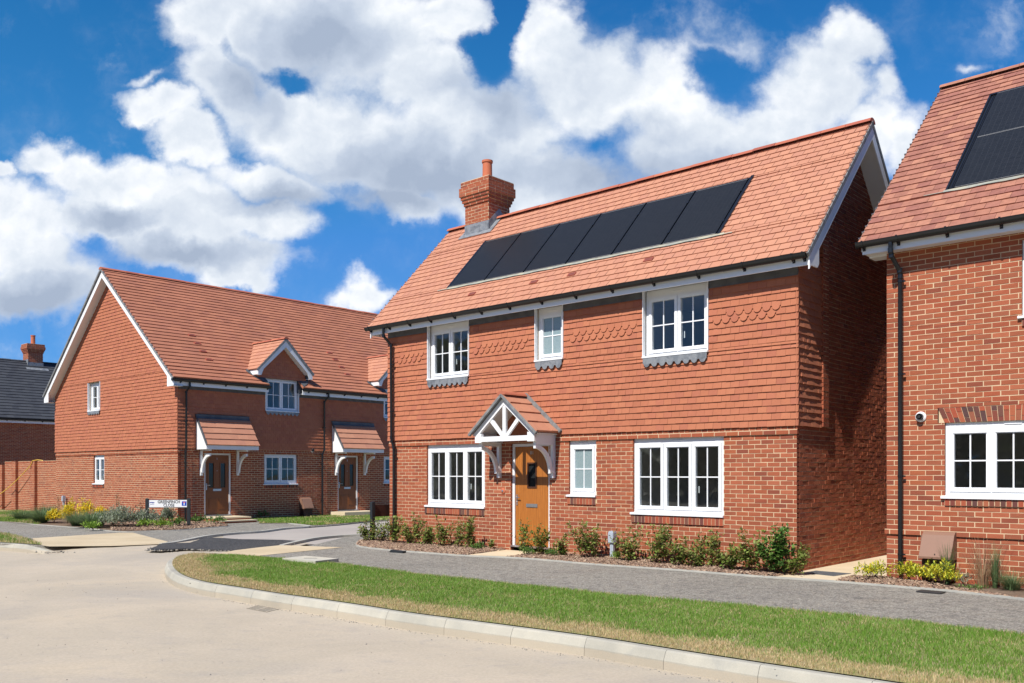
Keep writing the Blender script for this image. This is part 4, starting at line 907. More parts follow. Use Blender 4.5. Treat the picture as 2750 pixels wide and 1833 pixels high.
def meter_box(parent, T, s0, s1, z0, z1, lean=.0):
    b = MB(); h = z1 - z0
    prof = [(0, z1 + .03), (.08, z1 + .02), (.13, z1 - .02), (.30, z0 + .03), (.30, z0), (.27, z0 - .005), (0, z0 - .02)]
    b.prism(T, prof, s0, s1, 'oz'); b.box(T, s0 - .012, s0, .0, .16, z0 - .0, z1 - .03)
    o = b.build('meter_box', 'brown_box', parent)
    c = MB(); c.box(T, s0 + .02, s1 - .02, 0, .22, z0 - .32, z0 - .02); c.build('box_body', 'brown_board', o)
    d = MB(); d.lathe(T, [(.008, 0), (.008, .006)], ((s0 + s1) / 2, .292, z0 + .07), 8, 'y'); d.build('box_lock', 'metal_dark', o)
def flue(parent, T, s, z):
    f = MB(); f.lathe(T, [(.078, 0), (.078, .014), (.060, .03), (.055, .03)], (s, 0, z), 24, 'y'); o = f.build('boiler_flue', 'white', parent, True)
    g_ = MB(); g_.lathe(T, [(.048, .02), (.048, .085), (.040, .085), (.040, .05)], (s, 0, z), 20, 'y'); g_.lathe(T, [(.024, .05), (.024, .10), (.016, .10)], (s, 0, z), 14, 'y'); g_.build('flue_pipe', 'metal_dark', o, True)
meter_box(H2, DT, 4.66, 5.07, .33, .70); flue(H2, DT, 5.20, 2.45)
for s in (.62, 6.08):
    q = MB(); q.lathe(DT, [(.045, 0), (.045, .015), (.03, .02)], (s, 0, 1.30), 14, 'y'); q.build('doorbell', 'pot', H2, True)
st = MB()
st.box(DT, .86, 2.02, 0, 1.02, -.02, .13, 1); st.box(DT, .84, 2.04, -.0, 1.05, .13, .175, 0)
st.box(DT, .86, 2.02, 1.02, 1.40, -.02, .05, 1); st.box(DT, .84, 2.04, 1.02 + .031, 1.42, .05, .085, 0)
st.build('doorstep', ['stone', 'brick'], H2)
st = MB(); st.box(DT, 6.0, 7.7, 0, .9, -.02, .175, 0); st.build('doorstep', ['stone'], H2)

# ================================================================== THE RIGHT HAND HOUSE
O3 = Vector((5.745, 13.7, 0)); W3 = 8.2; D3 = 7.46
H3 = empty('brick_house', O3, ANG, 'plain red brick house with mottled roof tiles, brown meter box and white boiler flue', 'house')
mb = MB(); TP = .755
op3 = [(.832, 2.62, 1.27, 2.345), (1.84, 3.05, 3.80, 4.86), (4.6, 5.8, 3.80, 4.86), (5.2, 6.2, .1, 2.345)]; so3 = [(.835, 2.61, 1.13, 1.268), (1.845, 3.05, 3.655, 3.795)]
arch = [(.735, 2.72, 2.34, 2.57)]
bricks(mb, FT, full(0, W3), TP, 4.99, op3 + so3 + arch, 0, 0, c0=True, c1=True, jit=.0017)
bricks(mb, FT, full(-.022, W3), TP - .075, TP, [(5.2, 6.2, 0, 3)], .028, .05, c0=True)
bricks(mb, FT, full(0, W3), TP - .075 * 12, TP - .075, [(5.2, 6.2, 0, 3)], 0, 0, c0=True)
for (a, b, z, q) in so3: soldiers(mb, FT, a, b, z, q, .022, 2, 1, .073)
# gauged arch: two leaves of brick on end, splayed at the springing
n = 25; cxa = 1.725
for i in range(n):
    x0, x1 = .832 + (1.786 / n) * i, .832 + (1.786 / n) * (i + 1)
    fx = lambda x, z: x + (x - cxa) * (z - 2.345) * .48
    hs_ = .15 if i % 2 else .065
    for (za_, zb_) in ((2.347, 2.347 + hs_ - .004), (2.347 + hs_ + .004, 2.563)):
        P = [(fx(x0, za_) + .004, za_), (fx(x1, za_) - .004, za_), (fx(x1, zb_) - .004, zb_), (fx(x0, zb_) + .004, zb_)]
        mb.prism(FT, P, -.06, .003 + random.gauss(0, .001), 'sz', 2)
mb.box(FT, .75, 2.70, -.05, -.004, 2.345, 2.566, 1)
for (z0_, z1_, rgt) in ((-.3, 4.99, D3),): mb.quad(left(0), (.10, 0, z0_), (rgt, 0, z0_), (rgt, 0, z1_), (.10, 0, z1_), 1)
bricks(mb, left(0), lambda z: (.113, D3) if z < 4.99 else (min((z - 4.99) / .9, 3.75), D3 - min((z - 4.99) / .9, 3.75)), -.2, 8.2, (), .0, .113)
bricks(mb, right(W3), lambda z: (.113, D3) if z < 4.99 else (min((z - 4.99) / .9, 3.75), D3 - min((z - 4.99) / .9, 3.75)), -.2, 8.2, (), .0, .113)
mb.quad(back(D3), (0, 0, -.3), (W3, 0, -.3), (W3, 0, 4.99), (0, 0, 4.99), 1)
mb.build('wall', ['brick', 'mortar', 'engineering'], H3)
window(H3, FT, .836, 2.616, 1.245, 2.342, 3, rec=.035, head=.05, room=(3.2, .5, .5, .15, 2.45))
window(H3, FT, 1.844, 3.046, 3.775, 4.86, 2, rec=.035, head=.05, room=(3.2, .5, .5, 2.7, 4.95))
window(H3, FT, 4.604, 5.796, 3.775, 4.86, 2, rec=.035, head=.05, room=(3.2, .5, .5, 2.7, 4.95))
door(H3, FT, 5.204, 6.196, .12, 2.342, 'oak', '83', slot=[(5.6, 5.8, 1.33, 1.81)])
fm = MB(); fm.box(FT, -.27, W3 + .3, .245, .268, 4.945, 5.115); fm.build('fascia', 'white', H3)
fm = MB(); fm.box(FT, -.27, W3 + .3, .0, .245, 4.965, 4.98); fm.box(left(0), .0, .25, .0, .265, 4.94, 4.9645); fm.build('soffit', 'soffit', H3)
gutter(H3, FT, -.34, W3 + .3, .329, 5.125, [-.24, .27, .95, 1.65, 2.4, 3.2, 4.0, 4.8, 5.6, 6.4, 7.2, 8.0])
downpipe(H3, FT, [(.17, .329, 5.07), (.17, .329, 4.93), (.17, .30, 4.86), (.225, .10, 4.66), (.225, .075, 4.58), (.225, .075, .10)], [(.225, .075, 4.50), (.225, .075, 3.1), (.225, .075, 1.56), (.225, .075, .38)])
flue(H3, FT, .50, 2.447); meter_box(H3, FT, .56, 1.0, .36, .72)
RF3, RL3 = roof_frame(-.36, 5.10, 3.73, 8.77); RB3, _ = roof_frame(D3 + .36, 5.10, 3.73, 8.77)
rt = MB(); pv3 = (.70, 5.35, 1.13, 4.56)
tiles(rt, RF3, full(-.30, W3 + .3), 0, RL3 - .03, [pv3], gauge=RL3 / 30, w=.198, base=0, lift=.016, th=.016)
rt.box(RB3, -.30, W3 + .3, 0, .03, 0, RL3); rt.box(RF3, -.28, W3 + .28, -.03, -.004, 0, RL3)
roof3 = rt.build('roof', 'roof_brindle', H3)
rd = MB(); ridge_tiles(rd, T3((0, 3.73, 8.80), (1, 0, 0), (0, -1, 0), (0, 0, 1)), -.31, W3 + .3); rd.build('ridge_tiles', 'roof_brindle', roof3)
cl = MB(); cl.box(RF3, -.31, -.28, -.05, .012, -.02, RL3)
for k in range(30): u = (k + .55) * RL3 / 30; cl.box(RF3, -.315, -.28, .008, .045, u - .006, u + .006, 1)
cl.build('verge_strip', ['verge', 'steel'], roof3)
tr = MB(); tr.box(RF3, pv3[0], pv3[1], -.003, .006, pv3[2], pv3[3]); tr.box(RF3, pv3[0] - .01, pv3[0] + .02, .006, .03, pv3[2], pv3[3]); tr.box(RF3, pv3[0] + .02, pv3[1], .006, .036, pv3[3] - .05, pv3[3]); tr.box(RF3, pv3[0] + .05, pv3[0] + .065, .006, .02, pv3[2], pv3[3] - .05); tr.box(RF3, pv3[0] + .08, pv3[0] + .09, .006, .02, pv3[2], pv3[3] - .05); tr.build('panel_tray', 'black', roof3)
ap = MB(); xs = np.linspace(pv3[0] - .02, pv3[1] + .02, 40)
for i in range(39):
    w0, w1 = [.022 + .012 * math.sin(x * 11) for x in xs[i:i + 2]]
    ap.add([(xs[i], .040, pv3[2] - .055 + w0), (xs[i + 1], .040, pv3[2] - .055 + w1), (xs[i + 1], .044, pv3[2] + .03), (xs[i], .044, pv3[2] + .03)], [(0, 1, 2, 3)], RF3)
ap.box(RF3, pv3[0] - .30, pv3[0] - .02, .034, .0395, pv3[2] - .012, pv3[2] + .004)
ap.build('panel_apron', 'cement', roof3)
for c in range(4):
    for r_ in range(2): solar(H3, RF3, pv3[0] + .125 + c * 1.14, pv3[0] + .125 + c * 1.14 + 1.12, pv3[2] + .05 + r_ * 1.655, pv3[2] + .05 + r_ * 1.655 + 1.64)
bm = MB()
for sg, xg in ((-1, 0), (1, W3)):
    TG = T3((xg, 0, 0), (0, 1, 0), (sg, 0, 0), (0, 0, 1)); k = (8.77 - 5.10) / (3.73 + .36)
    for (ya, yb) in ((-.27, 3.73), (D3 + .27, 3.73)): A_ = 5.10 + .09 * k - .05; B_ = 8.77 - .05; bm.prism(TG, [(ya, A_), (yb, B_), (yb, B_ - .22), (ya, A_ - .14)], .262, .283, 'sz')
bm.build('bargeboard', 'wood_white', H3)

# ================================================================== THE DARK ROOFED HOUSE (far left)
O4 = Vector((-25.74, 50.0, 0)) + rw(0, -9)
H4 = empty('dark_roofed_house', O4, ANG, 'distant brick house with dark grey roof and brick chimney behind the garden wall', 'house')
mb = MB(); L4 = 16.; G4 = 8.6
bricks(mb, right(0), full(0, L4), -.06, 4.40, (), 0, 0, c0=True, jit=.003)
bricks(mb, front(0), lambda z: (-G4 + max(0, (z - 4.4) / .86), -max(0, (z - 4.4) / .86)), -.06, 8.0, (), .0, 0, c0=True, c1=True)
mb.quad(T3((-G4, 0, 0), (0, 1, 0), (-1, 0, 0), (0, 0, 1)), (0, 0, -.3), (L4, 0, -.3), (L4, 0, 4.4), (0, 0, 4.4), 1)
mb.quad(back(L4), (-G4, 0, -.3), (0, 0, -.3), (0, 0, 4.4), (-G4, 0, 4.4), 1); mb.add([(-G4, 0, 4.4), (0, 0, 4.4), (-G4 / 2, 0, 8.1)], [(0, 1, 2)], back(L4), 1)
mb.build('wall', ['brick', 'mortar'], H4)
RF4, RL4 = roof_frame(.36, 4.58, -4.3, 8.25, 'x'); RB4, _ = roof_frame(-G4 - .36, 4.58, -4.3, 8.25, 'x')
rt = MB(); tiles(rt, RF4, full(-.3, L4), 0, RL4 - .03, (), gauge=RL4 / 21, w=.33, base=0, lift=.03, th=.02)
rt.box(RB4, -.3, L4, 0, .03, 0, RL4); rt.box(RF4, -.3, L4, -.03, -.004, 0, RL4); roof4 = rt.build('roof', 'slate', H4)
rd = MB(); ridge_tiles(rd, T3((-4.3, 0, 8.27), (0, 1, 0), (1, 0, 0), (0, 0, 1)), -.3, L4); rd.build('ridge_tiles', 'slate', roof4)
f = MB(); f.box(right(0), -.3, L4, .245, .268, 4.34, 4.52); f.box(right(0), -.3, L4, 0, .245, 4.37, 4.385); f.build('fascia', 'white', H4)
gutter(H4, right(0), -.3, L4, .329, 4.555, list(np.arange(.3, L4, .9)))
c4 = chimney(H4, -4.72, -3.92, 9.15, 9.98, 7.6, 8.75, 9.28, 7.7)
f = MB(); f.box(right(-3.92), 9.13, 10.0, 0, .012, 7.75, 8.18); f.box(front(9.15), -4.74, -3.90, 0, .012, 7.9, 8.35); f.box(RF4, 8.95, 10.18, .045, .055, RL4 - .95, RL4 - .72); f.build('lead_flashing', 'lead', c4)

# ================================================================== GARDEN WALL with piers
GWo = Vector(O2) + rw(-9.83, .10)
gw = empty('garden_wall', GWo, ANG, 'tall red brick garden wall with piers joined to the tile hung gable', 'wall')
mb = MB()
TW = front(0)
def gwall(a, b, top):
    bricks(mb, TW, full(a, b), -.16, top - .075, (), 0, 0, J=.015); bricks(mb, TW, full(a, b), top - .075, top, (), .004, .0, L=.1125)
    mb.box(ID, a, b, .10, .215, -.1, top - .004, 1); mb.box(ID, a, b, .0, .1, top - .02, top - .012, 1)
gwall(-5.86, 0, 2.12); gwall(-12, -5.9, 1.97)
wl = mb.build('wall', ['brick_old', 'mortar'], gw)
for x, top in ((-2.60, 2.12), (-4.72, 2.12), (-6.32, 1.985), (-8.6, 1.985), (-10.9, 1.985)):
    p = MB(); l = (x, x + .45)
    bricks(p, front(-.115), full(*l), -.16, top, (), 0, x, c0=True, c1=True); bricks(p, right(x + .45), full(-.105, .0), -.16, top, (), 0, -.0, L=.14, fd=.03)
    p.box(ID, x + .01, x + .44, -.10, .0, -.1, top - .004, 1); p.build('pier', ['brick_old', 'mortar'], gw)
# hose slung over the wall
hz = MB()
PA = GWo + rw(-2.2, -.14); PB = GWo + rw(-6.5, -.45); PC = GWo + rw(-7.6, -1.3)
pts = [tuple(GWo + rw(-1.75, .18) + Vector((0, 0, 1.75))), tuple(GWo + rw(-1.9, .11) + Vector((0, 0, 2.14))), tuple(GWo + rw(-2.1, .0) + Vector((0, 0, 2.165))), tuple(GWo + rw(-2.3, -.13) + Vector((0, 0, 2.13)))]
for i in range(1, 17):
    q = i / 16; p = PA.lerp(PB, q); z = 2.06 + (.36 - 2.06) * q - .28 * math.sin(math.pi * q) * .55; pts.append((p.x, p.y, z))
pts += [(PC.x, PC.y, .10), (PC.x - .5, PC.y - .4, .03)]
hz.tube(pts, .017, 8); tag(hz.build('hose', 'yellow_hose', None, True), 'yellow hose slung over the top of the brick garden wall', 'hose')

# ================================================================== GROUND
def G(x, y, z=0.):
    d = (HC - z) * F / (y - CY); return ((x - CX) / F * d, d)
def sheet(name, pts, z, mname, thick=0., kind='structure', zf=None, label=None, cat=None):
    """a flat piece of ground; thick > 0 gives it a real edge"""
    m_ = MB(); n = len(pts); P = [(p[0], p[1], (p[2] if len(p) > 2 else z)) for p in pts]
    if thick:
        m_.add(P + [(p[0], p[1], p[2] - thick) for p in P], [tuple(range(n))] + [((i + 1) % n, i, n + i, n + (i + 1) % n) for i in range(n)])
    else: m_.add(P, [tuple(range(n))])
    o = m_.build(name, mname); tag(o, kind=kind, label=label, cat=cat)
    me = o.data; import bmesh
    b = bmesh.new(); b.from_mesh(me); bmesh.ops.recalc_face_normals(b, faces=b.faces); bmesh.ops.triangulate(b, faces=[f for f in b.faces if len(f.verts) > 4])
    for f in b.faces:
        if not thick and f.normal.z < 0: f.normal_flip()
    b.to_mesh(me); b.free(); return o
RZ = -.17
sheet('ground', [(-700, -300), (700, -300), (700, 900), (-700, 900)], -.22, 'ground')
sheet('road', [(-60, -20), (60, -20), (60, 14), (-4.2, 17.6), (-10.5, 22), (-60, 32)], RZ, 'road')
def smoothline(P, n=8):
    out = []
    for i in range(len(P) - 1):
        p0, p1, p2, p3 = [np.array(P[max(0, min(len(P) - 1, j))]) for j in (i - 1, i, i + 1, i + 2)]
        for k in range(n):
            q = k / n; out.append(tuple(.5 * ((2 * p1) + (-p0 + p2) * q + (2 * p0 - 5 * p1 + 4 * p2 - p3) * q * q + (-p0 + 3 * p1 - 3 * p2 + p3) * q ** 3)))
    return out + [tuple(P[-1])]
# inner (grass side) line of the kerb, from the crossing round the nose and along the road
KI = [G(520, 1488), G(492, 1492), G(470, 1501), G(463, 1514), G(473, 1531), G(502, 1548), G(560, 1563.5), G(648, 1577), G(743, 1592), G(850, 1607), G(975, 1625), G(1107, 1645.5), G(1350, 1677), G(1600, 1710.4), G(1858, 1751), G(2127, 1792), G(2400, 1832)]
q = np.array(KI[-1]) - np.array(KI[-3]); q = q / np.linalg.norm(q)
KI += [tuple(np.array(KI[-1]) + q * k) for k in (2, 5, 9, 14)]
KL = smoothline(KI, 6)
def offset(L, d):
    out = []
    for i, p in enumerate(L):
        a = np.array(L[max(i - 1, 0)]); b = np.array(L[min(i + 1, len(L) - 1)]); t_ = b - a; t_ /= np.linalg.norm(t_) + 1e-9
        out.append(tuple(np.array(p) + np.array((t_[1], -t_[0])) * d))
    return out
def kerb(name, L, top=0., base=RZ, width=.13, joint=.915, dip=None, side=1):
    """half battered kerb swept along L (its inner edge), cut into units"""
    A = np.array(L); seg = np.r_[0, np.cumsum(np.linalg.norm(np.diff(A, axis=0), axis=1))]; tot = seg[-1]
    def at(s):
        s = min(max(s, 0), tot); i = min(np.searchsorted(seg, s, 'right') - 1, len(A) - 2); u = (s - seg[i]) / (seg[i + 1] - seg[i]); p = A[i] * (1 - u) + A[i + 1] * u; t_ = A[i + 1] - A[i]; return p, t_ / np.linalg.norm(t_)
    prof = lambda tp: [(-.002, tp), (width * .60, tp + .002), (width * .74, tp - .012), (width * 1.0, tp - .085), (width * 1.03, base - .05), (-.002, base - .05)]
    m_ = MB(); s = 0.
    while s < tot - .05:
        e = min(s + joint, tot); n = 5; b = len(m_.v); ss = np.linspace(s + .002, e - .002, n)
        for x in ss:
            p, t_ = at(x); nn = np.array((t_[1], -t_[0])) * side; tp = top if dip is None else dip(x, tot)
            for (o, z) in prof(tp): m_.v.append((p[0] + nn[0] * o, p[1] + nn[1] * o, z))
        k = 6
        for i in range(n - 1):
            for j in range(k): m_.f.append((b + i * k + j, b + (i + 1) * k + j, b + (i + 1) * k + (j + 1) % k, b + i * k + (j + 1) % k)); m_.m.append(0)
        m_.f.append(tuple(b + j for j in range(k))); m_.f.append(tuple(b + (n - 1) * k + j for j in reversed(range(k)))); m_.m += [0, 0]
        s = e
    return tag(m_.build(name, 'kerb'), kind='structure')
# kerb stone: pale concrete whose lower half is stained by road dust
def kerb_mat():
    m = bpy.data.materials.new('kerb concrete'); m.use_nodes = True; t = NT(m.node_tree); b = t.N['Principled BSDF']; oc = t.n('ShaderNodeTexCoord').outputs['Object']
    c = t.ramp(t.smooth(t.noise(oc, 2.2, 6, .6), .3, .7), [(0, (.33, .32, .275)), (1, (.42, .40, .335))])
    c = t.mix(t.math('MULTIPLY', t.smooth(t.noise(oc, 1.6, 6, .65, .5), .52, .74), .55), c, (.27, .275, .26, 1))
    sp = t.n('ShaderNodeSeparateXYZ'); t.lk(oc, sp.inputs[0])
    lo = t.math('SUBTRACT', 1, t.smooth(t.math('ADD', sp.outputs[2], t.math('MULTIPLY', t.math('SUBTRACT', t.noise(oc, 3, 3), .5), .03)), -.105, -.085))
    c = t.mix(t.math('MULTIPLY', lo, .7), c, (.42, .36, .275, 1))
    ri = t.n('ShaderNodeNewGeometry').outputs['Random Per Island']
    c = t.mix(1, c, t.vmath('SCALE', (1, 1, 1), t.math('MULTIPLY_ADD', ri, .12, .94)), 'MULTIPLY')
    c = t.mix(1, c, t.vmath('SCALE', (1, 1, 1), t.math('MULTIPLY_ADD', t.noise(oc, 90, 3, .7), .3, .85)), 'MULTIPLY')
    t.lk(c, b.inputs['Base Color']); b.inputs['Roughness'].default_value = .92
    bp = t.n('ShaderNodeBump'); bp.inputs['Strength'].default_value = .4; bp.inputs['Distance'].default_value = .004; t.lk(t.noise(oc, 80, 4), bp.inputs['Height']); t.lk(bp.outputs[0], b.inputs['Normal']); return m
M['kerb'] = kerb_mat()
kerb('kerb', KL, side=1)
# the footway slab behind it
RGT = (KL[-1][0] + 6, KL[-1][1] + 12)
foot = [G(520, 1488), G(780, 1474), G(855, 1459), G(921, 1443), G(1010, 1433.5), G(1100, 1428)] + [tuple((O1 + rw(-1.5, 9))[:2]), tuple((O1 + rw(-1.5, 30))[:2]), tuple((O1 + rw(40, 30))[:2]), RGT] + KL[::-1]
sheet('footway', foot, -.004, 'gravel', .2)
# left hand side: footway, garden ground under the terraced house
CR = [G(-260, 1402), G(0, 1401), G(100, 1408.5), G(238, 1419), G(319, 1427.3), G(405, 1425.6), G(483, 1423), G(560, 1416.6), G(611, 1413.2)]
lf = [G(-400, 1458), G(0, 1458), G(60, 1461), G(112, 1464.5), G(426, 1460.6), G(470, 1455), G(557, 1438), G(625, 1431), G(700, 1426), G(762, 1418), G(826, 1414), G(906, 1408), G(992, 1399), G(1040, 1396)] + [tuple((O2 + rw(9, 12))[:2]), tuple((O2 + rw(9, 45))[:2]), tuple((O2 + rw(-60, 45))[:2]), tuple((O2 + rw(-60, -2))[:2])]
sheet('left_footway', lf, -.004, 'gravel', .2)
# side street between the houses, ramped down to the road
side = [(*G(600, 1446, -.04), -.04), (*G(700, 1458, -.04), -.04), (*G(800, 1461, -.04), -.04), (*G(880, 1456), -.04), (*G(1100, 1440), -.035), (*((O1 + rw(-.9, 9))[:2]), -.035), (*((O1 + rw(-.9, 40))[:2]), -.035), (*((O2 + rw(4, 45))[:2]), -.035), (*((O2 + rw(3.2, 12))[:2]), -.035), (*G(940, 1392), -.035), (*G(800, 1406), -.035), (*G(600, 1427), -.04)]
sheet('side_street', [(p[0], p[1], p[2] - .005) for p in side], -.03, 'side_road')
ramp = [(*G(122, 1460), -.006), (*G(300, 1461), -.006), (*G(426, 1457), -.006), (*G(452, 1447), -.03), (*G(540, 1434), -.055), (*G(640, 1424), -.06), (*G(760, 1440), -.06), (*G(900, 1436), -.06), (*G(800, 1462), -.035), (*G(680, 1474), -.03), (*G(600, 1484), -.035), (*G(530, 1486), -.05), (*G(480, 1499), -.11), (*G(478, 1512), RZ - .003), (*G(430, 1535, RZ), RZ - .003), (*G(390, 1590, RZ), RZ - .003), (*G(200, 1640, RZ), RZ - .003), (*G(20, 1600, RZ), RZ - .003), (*G(60, 1520, RZ), RZ - .003), (*G(118, 1490, RZ), RZ + .03)]
def draped(name, P, mname, step=.35):
    """a gently sloping sheet: boundary heights given, the inside interpolated smoothly"""
    from mathutils.geometry import delaunay_2d_cdt
    B = []
    for i, p in enumerate(P):
        q = P[(i + 1) % len(P)]; n = max(1, int(math.dist(p[:2], q[:2]) / step))
        B += [tuple(np.array(p) * (1 - k / n) + np.array(q) * k / n) for k in range(n)]
    B = np.array(B); poly = [tuple(b[:2]) for b in B]; lo, hi = B.min(0), B.max(0)
    X, Y = np.meshgrid(np.arange(lo[0], hi[0], step), np.arange(lo[1], hi[1], step)); X, Y = X.ravel(), Y.ravel(); k = inside(poly, X, Y) & (dist(poly + poly[:1], X, Y) > step * .5); X, Y = X[k], Y[k]
    d2 = (X[:, None] - B[None, :, 0]) ** 2 + (Y[:, None] - B[None, :, 1]) ** 2; wg = 1 / (d2 + 1e-4) ** 1.5; Z = (wg * B[None, :, 2]).sum(1) / wg.sum(1)
    V2 = [Vector(p) for p in poly] + [Vector((x, y)) for x, y in zip(X, Y)]; n = len(poly)
    vo, _, fo, *_r = delaunay_2d_cdt(V2, [(i, (i + 1) % n) for i in range(n)], [], 1, 1e-5)
    zz = {}; allz = list(B[:, 2]) + list(Z); orig = _r[0]
    vs = [(v.x, v.y, allz[orig[i][0]] if orig[i] else RZ) for i, v in enumerate(vo)]
    me = bpy.data.meshes.new(name); me.from_pydata(vs, [], [tuple(f) for f in fo]); me.materials.append(M[mname]); me.polygons.foreach_set('use_smooth', [True] * len(me.polygons)); me.update()
    o = bpy.data.objects.new(name, me); SC.collection.objects.link(o); return tag(o, kind='structure')
RAMP_ = ramp
pat = [G(398, 1474, -.002), G(420, 1466, -.002), G(429, 1459, -.002), G(510, 1456.5, -.002), G(554, 1442, -.002), G(600, 1444, -.002), G(640, 1447, -.002), G(700, 1448, -.002), G(760, 1449, -.002), G(806, 1452.5, -.002), G(755, 1464, -.002), G(690, 1470, -.002), G(633, 1477, -.002), G(560, 1474, -.002), G(500, 1472, -.002), G(425, 1475.5, -.002)]
sheet('asphalt_patch', pat, -.002, 'asphalt', .02)
sheet('tactile_paving', [G(570, 1489), G(633, 1477), G(700, 1469), G(755, 1463.5), G(921, 1469.5), G(800, 1481.5), G(685, 1493)], .002, 'tactile')
sheet('tactile_paving', [G(85.7, 1445), G(321, 1430), G(357, 1430), G(452, 1454.5), G(426, 1461), G(300, 1466), G(133, 1467), G(112, 1464)], .002, 'tactile')
# kerb lines of the side street and the edging strips
def strip(name, L, w, z, h, mname='edging', unit=.9):
    A = offset(L, w / 2); B = offset(L, -w / 2); m_ = MB(); acc = 0
    for i in range(len(L) - 1):
        P = [(*A[i], z - h), (*A[i + 1], z - h), (*B[i + 1], z - h), (*B[i], z - h), (*A[i], z), (*A[i + 1], z), (*B[i + 1], z), (*B[i], z)]
        m_.add(P, [(0, 1, 5, 4), (2, 3, 7, 6), (4, 5, 6, 7)] + ([(3, 0, 4, 7)] if i == 0 else []) + ([(1, 2, 6, 5)] if i == len(L) - 2 else []))
    return tag(m_.build(name, mname), kind='structure')
strip('side_kerb', smoothline([G(430, 1459.5), G(470, 1455), G(557, 1438), G(625, 1431), G(700, 1426), G(762, 1418), G(830, 1412.5), G(778, 1405.5)], 5), .12, .012, .1)
strip('side_kerb', smoothline([G(757, 1464.5), G(800, 1454), G(850, 1444.5), G(920, 1438), G(1010, 1434), G(1100, 1429)], 5), .11, .02, .1)
ED1 = smoothline([G(985, 1448), G(966, 1453), G(959, 1460), G(968, 1468), G(1048, 1477.5), G(1160, 1486), G(1247, 1492.5), G(1357, 1497), G(1450, 1503), G(1600, 1516), G(1804, 1530), G(1974, 1543.8), G(2076, 1551), G(2246, 1562.5), G(2400, 1575), G(2537, 1586), G(2671, 1601), G(2760, 1612), G(3000, 1650)], 5)
strip('edging', ED1, .05, .022, .1)
strip('edging', smoothline(CR, 4), .06, .012, .1)
# beds and paths in front of the centre house
fac = lambda a, b=0.: tuple((O1 + rw(a, b))[:2])
ix = lambda p: min(range(len(ED1)), key=lambda i: (ED1[i][0] - p[0]) ** 2 + (ED1[i][1] - p[1]) ** 2)
a1, a2, a3, a4 = ix(G(1256, 1493)), ix(G(1360, 1497)), ix(G(2076, 1551)), ix(G(2246, 1562))
bedA = ED1[:a1 + 1] + [fac(3.72), fac(.0), fac(-.4, .5)]
bedB = ED1[a2:a3 + 1] + [fac(WID + .05, .1), fac(WID, 0), fac(5.02)]
P3 = lambda a, b=0.: tuple((O3 + rw(a, b))[:2])
bedC = ED1[a4:] + [P3(9, 0), P3(-.02, 0), P3(-.35, -.25)]
for n_, b in (('planting_bed', bedA), ('planting_bed', bedB), ('planting_bed', bedC)): sheet(n_, b, .004, 'soil')
sheet('stone_path', [ED1[a1], ED1[a2], fac(5.0, 0), fac(3.74, 0)], .012, 'stone')
sheet('stone_path', [ED1[a3], ED1[a4], P3(-.3, -.2), P3(0, .2), P3(0, 7.5), fac(WID, 4.7), fac(WID, 0)], .012, 'stone')
sheet('planting_bed', [CR[0], *CR[1:], tuple((O2 + rw(1.0, 1.2))[:2]), tuple((O2 + rw(0, 1.2))[:2]), tuple((O2 + rw(0, 0))[:2]), tuple((O2 + rw(-9.8, 0))[:2]), tuple((O2 + rw(-20, .1))[:2])], .004, 'soil')
# verge
VB = smoothline([G(640, 1491), G(760, 1501), G(900, 1513), G(1053, 1534), G(1403, 1572), G(1754, 1607), G(2104, 1637), G(2455, 1671), G(2750, 1706)], 4)
q = np.array(VB[-1]) - np.array(VB[-5]); q /= np.linalg.norm(q); VB += [tuple(np.array(VB[-1]) + q * k) for k in (2, 5, 9)]
verge = VB + KL[::-1]; verge = verge[:len(VB)] + [p for p in KL[::-1] if p[0] < VB[-1][0] + .5]
sheet('verge_turf', verge, .010, 'thatch')
lawn2 = [G(692, 1405), G(770, 1404.5), G(848, 1410.5), G(900, 1407), G(992, 1399), G(1050, 1394)] + [tuple((O2 + rw(3.5, 9))[:2]), tuple((O2 + rw(.0, 9))[:2]), tuple((O2 + rw(.02, 2.3))[:2]), tuple((O2 + rw(1.5, 2.25))[:2])]
sheet('lawn_turf', lawn2, .010, 'thatch')
lawn3 = [G(-400, 1425), G(0, 1433), G(30, 1437), G(70, 1448), G(112, 1463.5), G(60, 1459.5), G(0, 1456), G(-400, 1452)]
sheet('lawn_turf', lawn3, .010, 'thatch')
lawn4 = [tuple(p) for p in smoothline(CR[:3], 4)] + [G(170, 1385, 0.02), tuple((O2 + rw(-10.2, -.1))[:2]), tuple((O2 + rw(-20, 0))[:2])]
sheet('lawn_turf', lawn4, .012, 'thatch')
KL3 = smoothline([G(-400, 1452), G(-100, 1453.5), G(0, 1456.5), G(60, 1460), G(112, 1464), G(150, 1468)], 4)
kerb('kerb', KL3, side=1, dip=lambda x, tot: 0 if x < tot - 1.2 else -.11 * (x - tot + 1.2) / 1.2)

